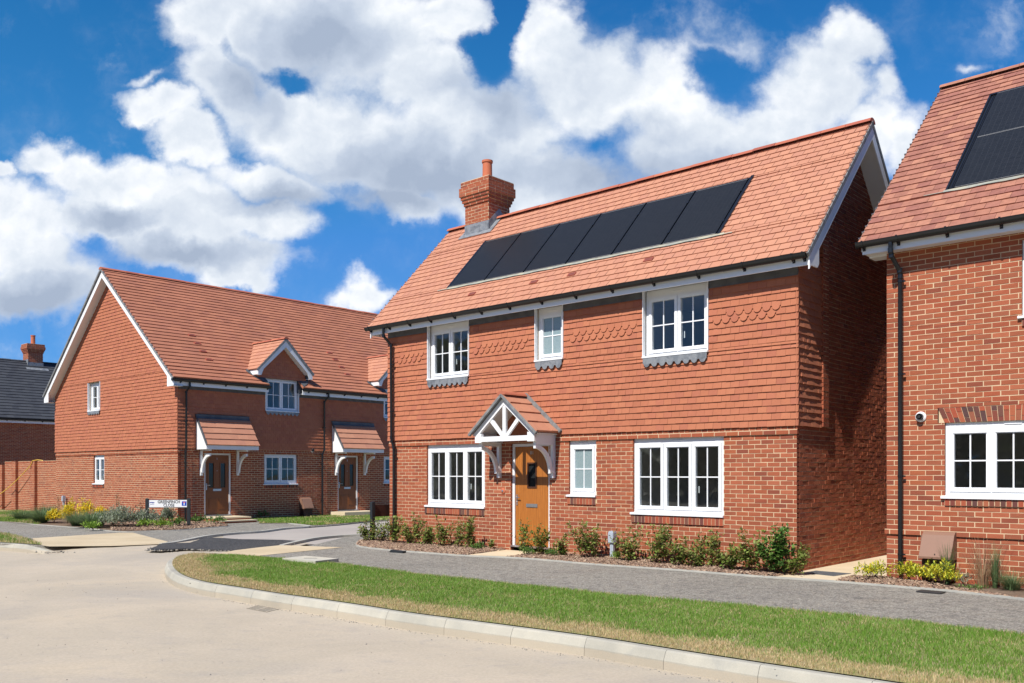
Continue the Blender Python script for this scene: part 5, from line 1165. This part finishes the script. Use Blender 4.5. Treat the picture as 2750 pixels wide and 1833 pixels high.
def inside(poly, X, Y):
    P = np.array(poly); c = np.zeros(X.shape, bool); j = len(P) - 1
    for i in range(len(P)):
        xi, yi = P[i]; xj, yj = P[j]
        with np.errstate(divide='ignore', invalid='ignore'): c ^= ((yi > Y) != (yj > Y)) & (X < (xj - xi) * (Y - yi) / (yj - yi) + xi)
        j = i
    return c
def scatter(poly, dens):
    P = np.array(poly); lo, hi = P.min(0), P.max(0); n = int((hi - lo).prod() * dens); X = rng.uniform(lo[0], hi[0], n); Y = rng.uniform(lo[1], hi[1], n); k = inside(poly, X, Y); return X[k], Y[k]
def dist(L, X, Y):
    A = np.array(L); d = np.full(X.shape, 1e9)
    for i in range(len(A) - 1):
        a, b = A[i], A[i + 1]; ab = b - a; t_ = np.clip(((X - a[0]) * ab[0] + (Y - a[1]) * ab[1]) / (ab @ ab + 1e-12), 0, 1)
        d = np.minimum(d, np.hypot(X - a[0] - ab[0] * t_, Y - a[1] - ab[1] * t_))
    return d
def fastmesh(name, V, quads, mi, mats):
    me = bpy.data.meshes.new(name); n = len(quads); k = quads.shape[1]
    me.vertices.add(len(V)); me.vertices.foreach_set('co', V.astype('f').ravel()); me.loops.add(n * k); me.loops.foreach_set('vertex_index', quads.astype('i').ravel())
    me.polygons.add(n); me.polygons.foreach_set('loop_start', np.arange(0, n * k, k, dtype='i')); me.polygons.foreach_set('loop_total', np.full(n, k, 'i'))
    for m_ in mats: me.materials.append(M[m_])
    if mi is not None: me.polygons.foreach_set('material_index', mi.astype('i'))
    me.update(calc_edges=True); me.validate(); o = bpy.data.objects.new(name, me); SC.collection.objects.link(o); return o
def blades(name, X, Y, h, w, z, mi, mats, lean=.5):
    n = len(X); a = rng.uniform(0, 2 * math.pi, n); H = h * rng.uniform(.55, 1.25, n); wd = w * rng.uniform(.6, 1.3, n); la = rng.uniform(0, 2 * math.pi, n); ln = lean * rng.uniform(.1, 1, n) * H
    dx, dy = np.cos(a) * wd / 2, np.sin(a) * wd / 2; lx, ly = np.cos(la) * ln, np.sin(la) * ln; Z = np.full(n, z)
    V = np.stack([np.stack([X - dx, Y - dy, Z], 1), np.stack([X + dx, Y + dy, Z], 1), np.stack([X + dx * .8 + lx * .35, Y + dy * .8 + ly * .35, Z + H * .6], 1), np.stack([X - dx * .8 + lx * .35, Y - dy * .8 + ly * .35, Z + H * .6], 1), np.stack([X + lx, Y + ly, Z + H], 1)], 1)
    # two faces per blade sharing vertices: quad + triangle written as a degenerate-free quad pair
    b = np.arange(n)[:, None] * 5; q = b + np.array([[0, 1, 2, 3]]); t3 = b + np.array([[3, 2, 4]])
    me = bpy.data.meshes.new(name); me.vertices.add(n * 5); me.vertices.foreach_set('co', V.astype('f').ravel())
    me.loops.add(n * 7); me.loops.foreach_set('vertex_index', np.concatenate([q, t3], 1).astype('i').ravel()); me.polygons.add(n * 2)
    ls = (np.arange(n)[:, None] * 7 + np.array([[0, 4]])).ravel(); me.polygons.foreach_set('loop_start', ls.astype('i')); me.polygons.foreach_set('loop_total', np.tile([4, 3], n).astype('i'))
    for m_ in mats: me.materials.append(M[m_])
    me.polygons.foreach_set('material_index', np.repeat(mi, 2).astype('i')); me.update(calc_edges=True); o = bpy.data.objects.new(name, me); SC.collection.objects.link(o); return o
def vnoise(X, Y, s, seed=0):
    r = np.random.default_rng(seed); g_ = r.random((64, 64)); x = (X / s) % 64; y = (Y / s) % 64; i, j = x.astype(int), y.astype(int); u, v = x - i, y - j; u = u * u * (3 - 2 * u); v = v * v * (3 - 2 * v)
    return (g_[i, j] * (1 - u) + g_[(i + 1) % 64, j] * u) * (1 - v) + (g_[i, (j + 1) % 64] * (1 - u) + g_[(i + 1) % 64, (j + 1) % 64] * u) * v
draped('crossing_ramp', RAMP_, 'road')
X, Y = scatter(verge, 5600); k = (Y < 19) & (X < 7.5) & (Y > 5); X, Y = X[k], Y[k]
dk = dist(KL, X, Y); db = dist(VB, X, Y)
dry = .5 + (.53 + .28 * (vnoise(X, Y, .5, 1) - .5) + .22 * (vnoise(X, Y, .13, 2) - .5) - dk) * 3.2; dry = np.maximum(dry, .55 * (db < .06)); dry = np.maximum(dry, .08 + .16 * (vnoise(X, Y, .35, 3) > .75))
dry[np.hypot(X + 5.3, Y - 15) < 1.0] = np.maximum(dry[np.hypot(X + 5.3, Y - 15) < 1.0], .45)
mi = (rng.random(len(X)) < np.clip(dry, 0, .97)).astype(int)
hh = np.where(mi == 1, .034, .040) * (0.7 + .6 * vnoise(X, Y, .25, 4))
tag(blades('verge_grass', X, Y, hh, .0045, .008, mi, ['grass', 'grass_dry'], .8), 'mown grass strip, green behind and dried straw colour along the kerb', 'grass', kind='stuff')
for nm, poly, dn, lab in (('lawn_grass', lawn2, 1100, 'bright green lawn in front of the tile hung building on the left'), ('lawn_grass', lawn3, 900, 'small pointed patch of grass at the left edge beside the kerb'), ('lawn_grass', lawn4, 700, 'grass at the foot of the brick garden wall')):
    X, Y = scatter(poly, dn); k = (X > -21); X, Y = X[k], Y[k]; mi = (rng.random(len(X)) < (.12 + .5 * (vnoise(X, Y, .8, 5) > .72) + (.5 * (dist(poly, X, Y) < .25) if poly is lawn3 else 0))).astype(int)
    tag(blades(nm, X, Y, np.full(len(X), .07), .012, .008, mi, ['grass', 'grass_dry'], .8), lab, 'grass', kind='stuff')
def chips(name, poly, dens, size, mname, z=.006, label=None, cat='mulch', hump=.035, lim=lambda X, Y: X > -99):
    X, Y = scatter(poly, dens); k = lim(X, Y); X, Y = X[k], Y[k]; n = len(X); L = size * rng.uniform(.4, 1.3, n); Wd = L * rng.uniform(.25, .6, n); a = rng.uniform(0, 2 * math.pi, n); t1 = rng.normal(0, .35, n); t2 = rng.normal(0, .35, n)
    Z = z + rng.uniform(0, .022, n) + hump * vnoise(X, Y, .3, 9) * np.clip(dist(poly, X, Y) / .15, 0, 1); ux, uy = np.cos(a), np.sin(a); th = size * .12
    P = []
    for (i, j) in ((-1, -1), (1, -1), (1, 1), (-1, 1)): P.append(np.stack([X + ux * L / 2 * i - uy * Wd / 2 * j, Y + uy * L / 2 * i + ux * Wd / 2 * j, Z + t1 * L / 2 * i + t2 * Wd / 2 * j + th], 1))
    P += [p - np.array((0, 0, th * 1.5)) for p in P[:4]]; V = np.stack(P, 1).reshape(-1, 3); b = np.arange(n)[:, None, None] * 8
    Q = (b + np.array([[0, 1, 2, 3], [4, 5, 1, 0], [5, 6, 2, 1], [6, 7, 3, 2], [7, 4, 0, 3]])[None]).reshape(-1, 4)
    return tag(fastmesh(name, V, Q, None, [mname]), label, cat, kind='stuff')
chips('bark_mulch', bedA, 1300, .05, 'chips', label='bark mulch round the shrubs left of the oak door')
chips('bark_mulch', bedB, 1500, .045, 'chips', label='bark mulch between the stone paths under the wide window')
chips('bark_mulch', [p for p in bedC if p[0] < 11], 1700, .045, 'chips', label='bark mulch in front of the right hand brick house', lim=lambda X, Y: X < 8)
bl = [G(300, 1425), G(352, 1424.5), G(405, 1424), G(483, 1422), G(560, 1415.5), G(611, 1412.5), tuple((O2 + rw(1.0, .9))[:2]), tuple((O2 + rw(0.05, .9))[:2]), tuple((O2 + rw(0, -.03))[:2]), tuple((O2 + rw(-5, -.03))[:2])]
chips('bark_mulch', bl, 600, .06, 'chips', label='bark mulch round the street name sign on the left')
# loose stones and dirt
def stones(name, L, w, n, size, label, z0=0.):
    A = np.array(L); i = rng.integers(0, len(A) - 1, n); u = rng.random(n)[:, None]; P = A[i] * (1 - u) + A[i + 1] * u + rng.normal(0, w, (n, 2)); s = size * rng.uniform(.3, 1.3, n)[:, None] ** 1.5
    O = np.array([(1, 0, 0), (-.5, .87, 0), (-.5, -.87, 0), (.1, .1, .9), (0, 0, -.4)]); O = O[None] * s[:, :, None] * rng.uniform(.6, 1.3, (n, 5, 1)); a = rng.uniform(0, 6.3, n); c, s_ = np.cos(a)[:, None], np.sin(a)[:, None]
    V = np.stack([O[..., 0] * c - O[..., 1] * s_ + P[:, :1], O[..., 0] * s_ + O[..., 1] * c + P[:, 1:], O[..., 2] + z0], 2).reshape(-1, 3)
    b = np.arange(n)[:, None, None] * 5; Q = (b + np.array([[0, 1, 3], [1, 2, 3], [2, 0, 3], [1, 0, 4], [2, 1, 4], [0, 2, 4]])[None]).reshape(-1, 3)
    return tag(fastmesh(name, V, Q, None, ['stones']), label, 'stones', kind='stuff')
stones('loose_stones', pat + [pat[0]], .05, 900, .022, 'loose stones along the ragged edge of the dark asphalt patch', -.03)
stones('loose_stones', [G(130, 1480, -.1), G(300, 1478, -.1), G(400, 1472, -.1)], .16, 700, .022, 'dirt and stones where the left paving meets the road', -.11)
stones('loose_stones', offset(KL[40:], .20), .03, 900, .008, 'dirt collected along the foot of the long kerb', RZ)
stones('loose_stones', [(x, y) for x, y in zip(*scatter([p for p in foot if p[1] < 20 and p[0] < 9] , 2))][:60], .3, 500, .012, 'stones scattered over the grey gravel path', 0)
dr = [G(40, 1700, RZ), G(500, 1800, RZ), G(1000, 1780, RZ), G(900, 1640, RZ), G(300, 1600, RZ), G(120, 1560, RZ), G(440, 1560, RZ), G(430, 1540, RZ)]
stones('loose_stones', dr, .5, 300, .008, 'scattered small stones on the dusty road', RZ)

# ================================================================== SMALL THINGS
# concrete cover slab
gx = lambda x, y, z=0.: Vector((*G(x, y, z), z))
a, b, c = gx(758.5, 1498.5, .06), gx(847, 1506.5, .06), gx(909.5, 1499.5, .06); sl = MB()
dd = a + (c - b); q = [a, b, c, dd]
cen = (a + c) / 2
sl.prism(ID, [(p.x - cen.x, p.y - cen.y) for p in q], -.01, .062, 'so'); o = sl.build('cover_slab', 'concrete'); o.location = (cen.x, cen.y, 0)
tag(o, 'pale concrete cover slab lying on the grey gravel path', 'cover slab'); rcs = MB(); rcs.box(ID, -.12, .12, -.012, .012, .062, .066); rcs.build('lifting_slot', 'iron', o)
# kerb block lying by the edging
a = gx(1068, 1483); bk = MB(); bk.prism(ID, [(-.19, 0), (.17, -.02), (.19, .035), (-.15, .05)], -.05, .05, 'sz'); o = bk.build('rubber_block', 'black_matt'); o.location = (a.x, a.y, 0); o.rotation_euler = (0, 0, ANG + .1); tag(o, 'small black block lying at the edge of the left mulch bed', 'block')
# road gully
def grid(name, P, z, n, mname, label, cat, two=False):
    """P: four corners; bars over a black plate coloured as the shade below them"""
    P = [Vector((p[0], p[1], 0)) for p in P]; cen = sum(P, Vector()) / 4; P = [p - cen for p in P]; e = empty(name, (cen.x, cen.y, z), 0, label, cat)
    f = MB(); f.prism(ID, [(p.x, p.y) for p in P], -.03, .0005, 'so'); f.build('shade_plate', 'black_matt', e)  # flat black plate just under the bars; its colour stands for shade in the drain
    g_ = MB(); A = lambda u, v: (P[0].lerp(P[1], u)).lerp(P[3].lerp(P[2], u), v)
    def bar(u0, u1, v0, v1, zt=.003):
        q = [A(u0, v0), A(u1, v0), A(u1, v1), A(u0, v1)]; g_.prism(ID, [(p.x, p.y) for p in q], .0, zt, 'so')
    for u in np.linspace(0, 1, n + 1):
        bar(max(0, u - .16 / n), min(1, u + .16 / n), 0, 1)
    for v in ((0, .06), (.47, .53), (.94, 1)): bar(0, 1, *v, .0045)
    g_.build('bars', mname, e); return e
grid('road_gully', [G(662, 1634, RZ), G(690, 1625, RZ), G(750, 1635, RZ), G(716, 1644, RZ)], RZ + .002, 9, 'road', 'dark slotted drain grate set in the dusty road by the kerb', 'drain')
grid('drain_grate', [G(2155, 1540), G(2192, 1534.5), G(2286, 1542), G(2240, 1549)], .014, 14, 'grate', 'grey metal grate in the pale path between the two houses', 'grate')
o = MB(); o.box(ID, -.16, .16, -.11, .11, 0, .010); ic = o.build('cover_plate', 'iron'); p = gx(2500, 1590); ic.location = (p.x, p.y, .004); ic.rotation_euler = (0, 0, ANG); tag(ic, 'small rectangular iron cover in the gravel near the yellow shrubs', 'cover plate')
# service pillars
def pillar(x, y, hgt, label, w=.12):
    e = empty('service_pillar', (x, y, 0), ANG, label, 'service pillar', 'grey service pillars by the walls')
    p = MB(); p.box(ID, -.036, .036, -.03, .03, -.05, hgt - .22); p.box(ID, -.008, .008, -.036, -.030, 0, hgt - .22); p.build('post', 'grey_post', e)
    b = MB(); b.box(ID, -w / 2, w / 2, -.06, .05, hgt - .22, hgt - .025); b.box(ID, -w / 2 + .012, w / 2 - .012, -.05, .045, hgt - .025, hgt); b.box(ID, -w / 2 + .008, w / 2 - .008, -.066, -.060, hgt - .21, hgt - .035); b.build('box', 'grey_post', e); return e
p = O1 + rw(6.55, -.15); pillar(p.x, p.y, .53, 'grey service pillar among shrubs under the small window')
p = O2 + rw(-8.74, -.12); pillar(p.x, p.y, .74, 'grey service pillar beside yellow shrubs at the gable wall')
# street name signs
def sign(x, y, rz, L, label, text=True, post_h=.87, bz=(.595, .81), mats=('sign_white', 'black_matt')):
    e = empty('street_name_sign', (x, y, 0), rz, label, 'street sign')
    for s in (-L / 2, L / 2):
        p = MB(); p.box(ID, s - .043, s + .043, -.043, .043, -.1, post_h - .02); p.add([(s - .043, -.043, post_h - .02), (s + .043, -.043, post_h - .02), (s + .043, .043, post_h - .02), (s - .043, .043, post_h - .02), (s, 0, post_h)], [(0, 1, 4), (1, 2, 4), (2, 3, 4), (3, 0, 4)]); p.build('post', 'black_matt', e)
    b = MB(); b.box(front(0), -L / 2 + .044, L / 2 - .044, -.012, .012, bz[0] - .012, bz[1] + .012); bo = b.build('board', mats[1], e)
    f = MB(); T = front(0); f.box(T, -L / 2 + .048, L / 2 - .048, .012, .016, bz[0], bz[1]); f.build('sign_face', 'sign_white', bo)
    zc = (bz[0] + bz[1]) / 2
    text_mesh(bo, T, 'GREENFINCH', .03, zc + .048, .0175, .122, 'ink', sx=.88, spacing=1.0); text_mesh(bo, T, 'CLOSE', .03, zc - .052, .0175, .122, 'ink', sx=.88, spacing=1.0)
    u = L / 2 - .045 - .085; v = MB(); v.box(T, u - .068, u + .068, .016, .018, zc - .068, zc + .068); v.build('no_through_symbol', 'blue', bo)
    v = MB(); v.box(T, u - .013, u + .013, .018, .0195, zc - .05, zc + .028); v.build('symbol_stem', 'sign_white', bo); v = MB(); v.box(T, u - .036, u + .036, .018, .0195, zc + .028, zc + .05); v.build('symbol_bar', 'red', bo)
    u = -L / 2 + .045 + .10; v = MB()
    v.prism(T, [(u - .068, zc + .045), (u - .068, zc + .012), (u - .02, zc + .03), (u + .015, zc + .010), (u + .068, zc + .022), (u + .068, zc + .045), (u + .035, zc + .040), (u, zc + .05)], .016, .018, 'sz'); v.build('emblem', 'navy', bo)
    text_mesh(bo, T, 'ARUN', u, zc - .018, .0175, .036, 'navy', 'emblem_lettering', spacing=1.2)
    return e
A_, B_ = Vector((*G(399.8, 1416.5), 0)), Vector((*G(508, 1412.5), 0)); mid = (A_ + B_) / 2
sign(mid.x, mid.y - .1, R_(6), 1.20, 'white GREENFINCH CLOSE street name board on two black posts')
p = O1 + rw(-.115, -.42 + .56); sign(p.x, p.y, ANG + R_(90) + math.pi, 1.12, 'street name board seen from its brown back beside the house corner', bz=(.60, .85), post_h=.95, mats=('sign_white', 'brown_board'))

# ------------------------------------------------------------------ plants
def leaf_quads(C, size, up=.3, aspect=.5, fold=.25):
    """one folded diamond leaf (two triangles sharing an edge) at every point of C"""
    n = len(C); a = rng.uniform(0, 2 * math.pi, n); el = rng.normal(up, .55, n); L = size * rng.uniform(.55, 1.25, n); d = np.stack([np.cos(a) * np.cos(el), np.sin(a) * np.cos(el), np.sin(el)], 1)
    s = np.stack([-np.sin(a), np.cos(a), rng.normal(0, .4, n)], 1); s /= np.linalg.norm(s, axis=1)[:, None]; nn = np.cross(d, s)
    A = C; B = C + d * L[:, None]; mid_ = C + d * (L * .5)[:, None]; wv = s * (L * aspect / 2)[:, None]; up_ = nn * (L * fold * .4)[:, None]
    V = np.stack([A, mid_ - wv + up_, B, mid_ + wv + up_], 1).reshape(-1, 3); b = np.arange(n)[:, None, None] * 4
    return V, (b + np.array([[0, 1, 2], [0, 2, 3]])[None]).reshape(-1, 3)
def shrub(x, y, h, wd, label, group=None, leaf='leaf', nst=5, nl=180, size=.045, name='shrub', cat='shrub', z=.02, tuft=0., up=.3, aspect=.62):
    e = empty(name, (x, y, z), random.uniform(0, 6), label, cat, group)
    st = MB(); C = []
    for i in range(nst):
        a = random.uniform(0, 6.28); r = wd * random.uniform(.2, .5); hh = h * random.uniform(.55, 1.); p = np.array((random.gauss(0, wd * .05), random.gauss(0, wd * .05), -.01)); tip = np.array((math.cos(a) * r, math.sin(a) * r, hh))
        if i == 0: tip = np.array((random.gauss(0, wd * .12), random.gauss(0, wd * .12), h))
        pts = [p + (tip - p) * q_ + np.array((random.gauss(0, wd * .04), random.gauss(0, wd * .04), 0)) * (q_ > 0) for q_ in np.linspace(0, 1, 6)]
        st.tube([tuple(q_) for q_ in pts], .006, 5, r2=.002)
        m_ = int(nl / nst * (.6 + .8 * random.random()))
        for _ in range(m_):
            q_ = random.random() ** .75 * .9 + .1; k_ = q_ * 5; i0 = min(int(k_), 4); c = pts[i0] * (1 - k_ + i0) + pts[i0 + 1] * (k_ - i0)
            C.append(c + np.array((random.gauss(0, wd * .09), random.gauss(0, wd * .09), random.gauss(0, h * .04))) * (1.25 - q_ * .5))
        for _ in range(2):
            q_ = random.uniform(.3, .8); i0 = int(q_ * 5); c = pts[i0]; t2 = c + np.array((random.gauss(0, wd * .22), random.gauss(0, wd * .22), h * random.uniform(.05, .2))); st.tube([tuple(c), tuple(t2)], .003, 4)
            for _ in range(int(m_ * .3)): C.append(c + (t2 - c) * random.random() + np.array((random.gauss(0, .02), random.gauss(0, .02), random.gauss(0, .02))))
    C = np.array(C); C[:, 2] = np.maximum(C[:, 2], .01)
    st.build('stems', 'twig', e); V, Q = leaf_quads(C, size, up, aspect); f = fastmesh('foliage', V, Q, None, [leaf]); f.parent = e; return e
def mound(x, y, h, wd, label, group=None, leaf='leaf_yellow', nl=500, size=.05, name='shrub', cat='shrub', z=.02, aspect=.4, up=.6, spiky=0):
    """low dense plant: leaves through a lumpy dome"""
    e = empty(name, (x, y, z), random.uniform(0, 6), label, cat, group); C = []
    lob = [(random.gauss(0, wd * .18), random.gauss(0, wd * .18), random.uniform(.55, 1.) * h, wd * random.uniform(.2, .33)) for _ in range(6)]
    st = MB()
    for (lx, ly, lh, lr) in lob: st.tube([(0, 0, -.01), (lx * .6, ly * .6, lh * .5), (lx, ly, lh * .9)], .005, 5, r2=.002)
    while len(C) < nl:
        lx, ly, lh, lr = random.choice(lob); a = random.uniform(0, 6.28); u_ = random.uniform(0, 1); r = lr * math.sqrt(random.random()); zz = lh * (.35 + .65 * math.sqrt(max(0, 1 - (r / lr) ** 2))) * random.uniform(.55, 1)
        C.append((lx + r * math.cos(a), ly + r * math.sin(a), zz))
    st.build('stems', 'twig', e); V, Q = leaf_quads(np.array(C), size, up, aspect); f = fastmesh('foliage', V, Q, None, [leaf]); f.parent = e; return e
def grassy(x, y, h, wd, label, leaf='leaf_grass', n=260, name='ornamental_grass', cat='grass plant', droop=.5, z=.01, wblade=.006, up=0.):
    e = empty(name, (x, y, z), 0, label, cat); V = []; Q = []
    for i in range(n):
        a = random.uniform(0, 6.28); rr = wd * .12 * random.random(); L = h * random.uniform(.5, 1.1); sp = wd * .5 * random.random() ** .7; dr_ = droop * random.random()
        p = np.array((rr * math.cos(a), rr * math.sin(a), 0)); d_ = np.array((math.cos(a), math.sin(a), 0)); s_ = np.array((-math.sin(a), math.cos(a), 0)) * wblade * .5; b = len(V); K = 5
        for k_ in range(K):
            q_ = k_ / (K - 1); c = p + d_ * sp * q_ ** 1.6 + np.array((0, 0, L * (q_ - dr_ * q_ ** 2.5 * .55))); w_ = s_ * (1 - q_ * .8); V += [c - w_, c + w_]
        Q += [(b + 2 * k_, b + 2 * k_ + 1, b + 2 * k_ + 3, b + 2 * k_ + 2) for k_ in range(K - 1)]
    f = fastmesh('leaves', np.array(V), np.array(Q), None, [leaf]); f.parent = e; return e
# shrubs of the centre house; each entry: picture column, distance in front of the wall, height, width, leaves
def on_bed(px, off, O=O1):
    # where the sight line of column px crosses the line parallel to the facade
    k = (px - CX) / F; base = O + rw(0, -off); rx, ry = rX, rY
    s = (k * base.y - base.x) / (rx - k * ry); p = base + Vector((rx, ry, 0)) * s; return p.x, p.y
GA = 'leafy shrubs planted along the front of the centre house'
SH = [(985, .62, .50, .42, 130, 'pale leafed shrub round the post of the far sign'), (1022, .50, .60, .40, 200, 'shrub between the far sign post and the downpipe'), (1060, .50, .62, .36, 170, 'shrub in front of the downpipe of the orange tile hung house'),
      (1100, .45, .52, .34, 150, 'low shrub just past the downpipe, towards the window'), (1117, .42, .72, .20, 90, 'thin upright shrub between downpipe and window sill'), (1148, .45, .55, .34, 150, 'shrub below the sill end nearest the downpipe'),
      (1192, .45, .66, .34, 170, 'tall shrub below the middle of the window nearest the downpipe'), (1232, .45, .56, .28, 120, 'shrub between two tall ones under the window nearest the downpipe'), (1262, .45, .72, .30, 170, 'last tall shrub before the stone path to the door'), (1318, .3, .20, .14, 30, 'tiny seedling beside the stone path to the door'),
      (1412, .62, .66, .30, 120, 'sparse shrub standing in front of the oak door'), (1452, .55, .62, .34, 170, 'shrub at the foot of the oak door on its hinge side'), (1512, .50, .44, .24, 110, 'small brownish shrub between oak door and small obscured window'),
      (1568, .50, .66, .46, 240, 'broad shrub under the small obscured window'), (1600, .45, .60, .16, 70, 'thin shrub beside the grey pillar, on its door side'), (1694, .45, .58, .36, 190, 'first shrub past the grey pillar, beside the lime green plant'),
      (1760, .45, .62, .48, 260, 'wide spreading shrub under the big window, nearer the pillar'), (1828, .45, .54, .30, 170, 'narrow shrub under the middle of the big ground floor window'), (1868, .55, .36, .34, 130, 'low shrub between two taller ones under the big window'), (1908, .45, .60, .36, 180, 'shrub under the big window, at its end nearest the house corner'),
      (1962, .50, .44, .40, 220, 'low rounded shrub between the big window and the twiggy shrub'), (2020, .50, .66, .38, 210, 'tall twiggy shrub beside the biggest shrub'), (2082, .50, .72, .62, 480, 'biggest shrub, deep green, near the house corner'), (2128, .45, .52, .34, 150, 'trailing shrub at the very corner of the house by the pale path')]
for (px_, off, h, wd, nl, lab) in SH:
    x, y = on_bed(px_, off); big = px_ == 2082
    shrub(x, y, h * random.uniform(.9, 1.12), wd * (.95 if big else random.uniform(1.2, 1.75)), lab, GA, 'leaf_dark' if big else 'leaf', 9 if big else max(4, int(wd * 18)), int(nl * random.uniform(1.5, 2.2)), .068 if not big else .075)
for (px_, off, lab, lf_) in ((1416, .72, 'low dense green plant at the foot of the sparse shrub by the door', 'leaf_dark'), (1487, .62, 'low dense green plant right of the oak door', 'leaf_dark'), (1657, .42, 'low lime green plant at the foot of the grey pillar', 'leaf_lime'), (1282, .5, 'small ground plant left of the stone path', 'leaf_dark')):
    x, y = on_bed(px_, off); mound(x, y, .20, .36, lab, None, lf_, 320, .045, 'ground_plant', 'plant')
for (px_, off, h, wd, lab) in ((2345, .55, .36, .52, 'yellow variegated shrub at the corner, nearest the pale path'), (2440, .42, .30, .50, 'yellow variegated shrub in front of the downpipe'), (2475, .30, .34, .40, 'yellow variegated shrub directly below the brown meter box'), (2530, .62, .38, .52, 'yellow variegated shrub right of the brown meter box')):
    x, y = on_bed(px_, off, O3); mound(x, y, h, wd, lab, 'yellow variegated shrubs before the right house', 'leaf_yellow', 620, .055)
x, y = on_bed(2545, .32, O3); grassy(x, y, .62, .30, 'upright blue green grass plant beside the brown meter box', 'leaf_grass', 220)
x, y = on_bed(2640, .40, O3); grassy(x, y, .78, .80, 'arching straw coloured grass plant under the right house window', 'leaf_straw', 170, droop=.9)
x, y = on_bed(2672, .30, O3); grassy(x, y, .62, .26, 'narrow upright pale green grass plant near the straw coloured one', 'leaf_grass', 200)
x, y = on_bed(2718, .35, O3); grassy(x, y, .32, .90, 'low spreading grass plant at the right edge', 'leaf_grass', 420, droop=1.1)
x, y = on_bed(2590, .38, O3); mound(x, y, .22, .42, 'silver leafed plant between yellow shrub and straw coloured grass', None, 'leaf_silver', 260, .04, 'ground_plant', 'plant')
x, y = on_bed(2620, .85, O3); mound(x, y, .07, .40, 'flat green weed at the edging of the right bed', None, 'leaf_dark', 160, .035, 'ground_plant', 'plant')
# left bed
def gpt(x, y): return G(x, y)
GY = 'golden shrubs in front of the brick gable'
for (px_, py_, h, wd, lab) in ((145, 1405, .55, .42, 'leftmost golden shrub in front of the garden wall end'), (182, 1408, .85, .55, 'tallest golden shrub beside the grey service pillar'), (226, 1399, .80, .62, 'golden shrub with a dark upright shoot'), (272, 1391, .45, .60, 'low spreading golden shrub nearest the gable wall')):
    x, y = gpt(px_, py_); mound(x, y, h, wd, lab, GY, 'leaf_gold', 760, .085)
for (px_, py_, h, wd, lab, n_) in ((110, 1404, .40, 1.3, 'feathery blue green grass plant at the foot of the wall', 500), (128, 1395, .45, 1.0, 'blue green grass plant against the garden wall', 350), (205, 1412, .38, 1.0, 'blue green grass plant between golden shrubs', 420), (243, 1417, .40, 1.3, 'wide blue green grass plant right of the golden shrubs', 520), (262, 1412, .42, 1.2, 'blue green grass plant next to the silver shrubs', 420), (60, 1396, .34, 1.4, 'grass plant at the far left by the garden wall', 380)):
    x, y = gpt(px_, py_); grassy(x, y, h * 1.25, wd * 1.15, lab, 'leaf_grass', int(n_ * 1.6), droop=.8, wblade=.016)
for (px_, py_, h, wd, lab) in ((305, 1416, .62, .9, 'silver grey shrub beside the blue green grass'), (338, 1418, .60, .9, 'silver grey shrub in the middle of the left bed'), (368, 1416, .62, .9, 'silver grey shrub left of the sign post'), (392, 1408, .45, .6, 'silver grey shrub behind the left sign post'), (443, 1408, .50, .45, 'small silver grey shrub under the street name board')):
    x, y = gpt(px_, py_); mound(x, y, h * 1.1, wd * 1.3, lab, 'silver grey shrubs before the brick gable', 'leaf_silver', 1500, .075)
for (px_, py_, lab, lf_) in ((388, 1419, 'lime green plant at the foot of the left sign post', 'leaf_lime'), (432, 1420, 'green plant under the left half of the name board', 'leaf_lime'), (481, 1416, 'green plant under the right half of the name board', 'leaf_dark'), (534, 1408, 'green plant right of the sign, by the downpipe', 'leaf_dark'), (583, 1411, 'green plant left of the doorsteps', 'leaf_dark'), (250, 1424, 'small green plant at the edging of the left bed', 'leaf_lime'),
                           (702, 1394, 'dark green plant right of the doorsteps', 'leaf_dark'), (735, 1390, 'dark green plant below the ground floor window', 'leaf_dark'), (761, 1389, 'bright green plant between door 1 and the meter box', 'leaf_lime'), (808, 1386, 'green plant at the foot of the distant meter box', 'leaf_dark'), (862, 1382, 'small green plant at the second downpipe', 'leaf_lime')):
    x, y = gpt(px_, py_); mound(x, y, .30, .55, lab, None, lf_, 260, .085, 'ground_plant', 'plant')
for (px_, py_, h, lab) in ((222, 1394, 1.05, 'dark twiggy shoot behind the golden shrub'), (318, 1402, .95, 'thin dry shoot against the brick gable'), (380, 1400, 1.0, 'thin dry shoot left of the sign board'), (155, 1394, .85, 'dark twiggy plant at the corner of garden wall and gable')):
    x, y = gpt(px_, py_); shrub(x, y, h, .22, lab, None, 'leaf_straw', 3, 70, .05, 'dry_shoot', 'plant')

# ------------------------------------------------------------------ the trees across the road (they show as dark reflections in the windows)
n = 13000; a = rng.uniform(-3.6, -.35, n); R = 46 + rng.normal(0, 3.0, n); top = 7.5 + 3.0 * vnoise(a * 20 + 60, a * 0 + 5, 1.3, 12) ; C = np.stack([R * np.cos(a), R * np.sin(a), top * rng.random(n) ** .7], 1)
V, Q = leaf_quads(C, 2.2, 0, .8); o = fastmesh('woodland', V, Q, None, ['leaf_wood']); tag(o, 'dense dark green woodland across the road', 'woodland', kind='stuff')
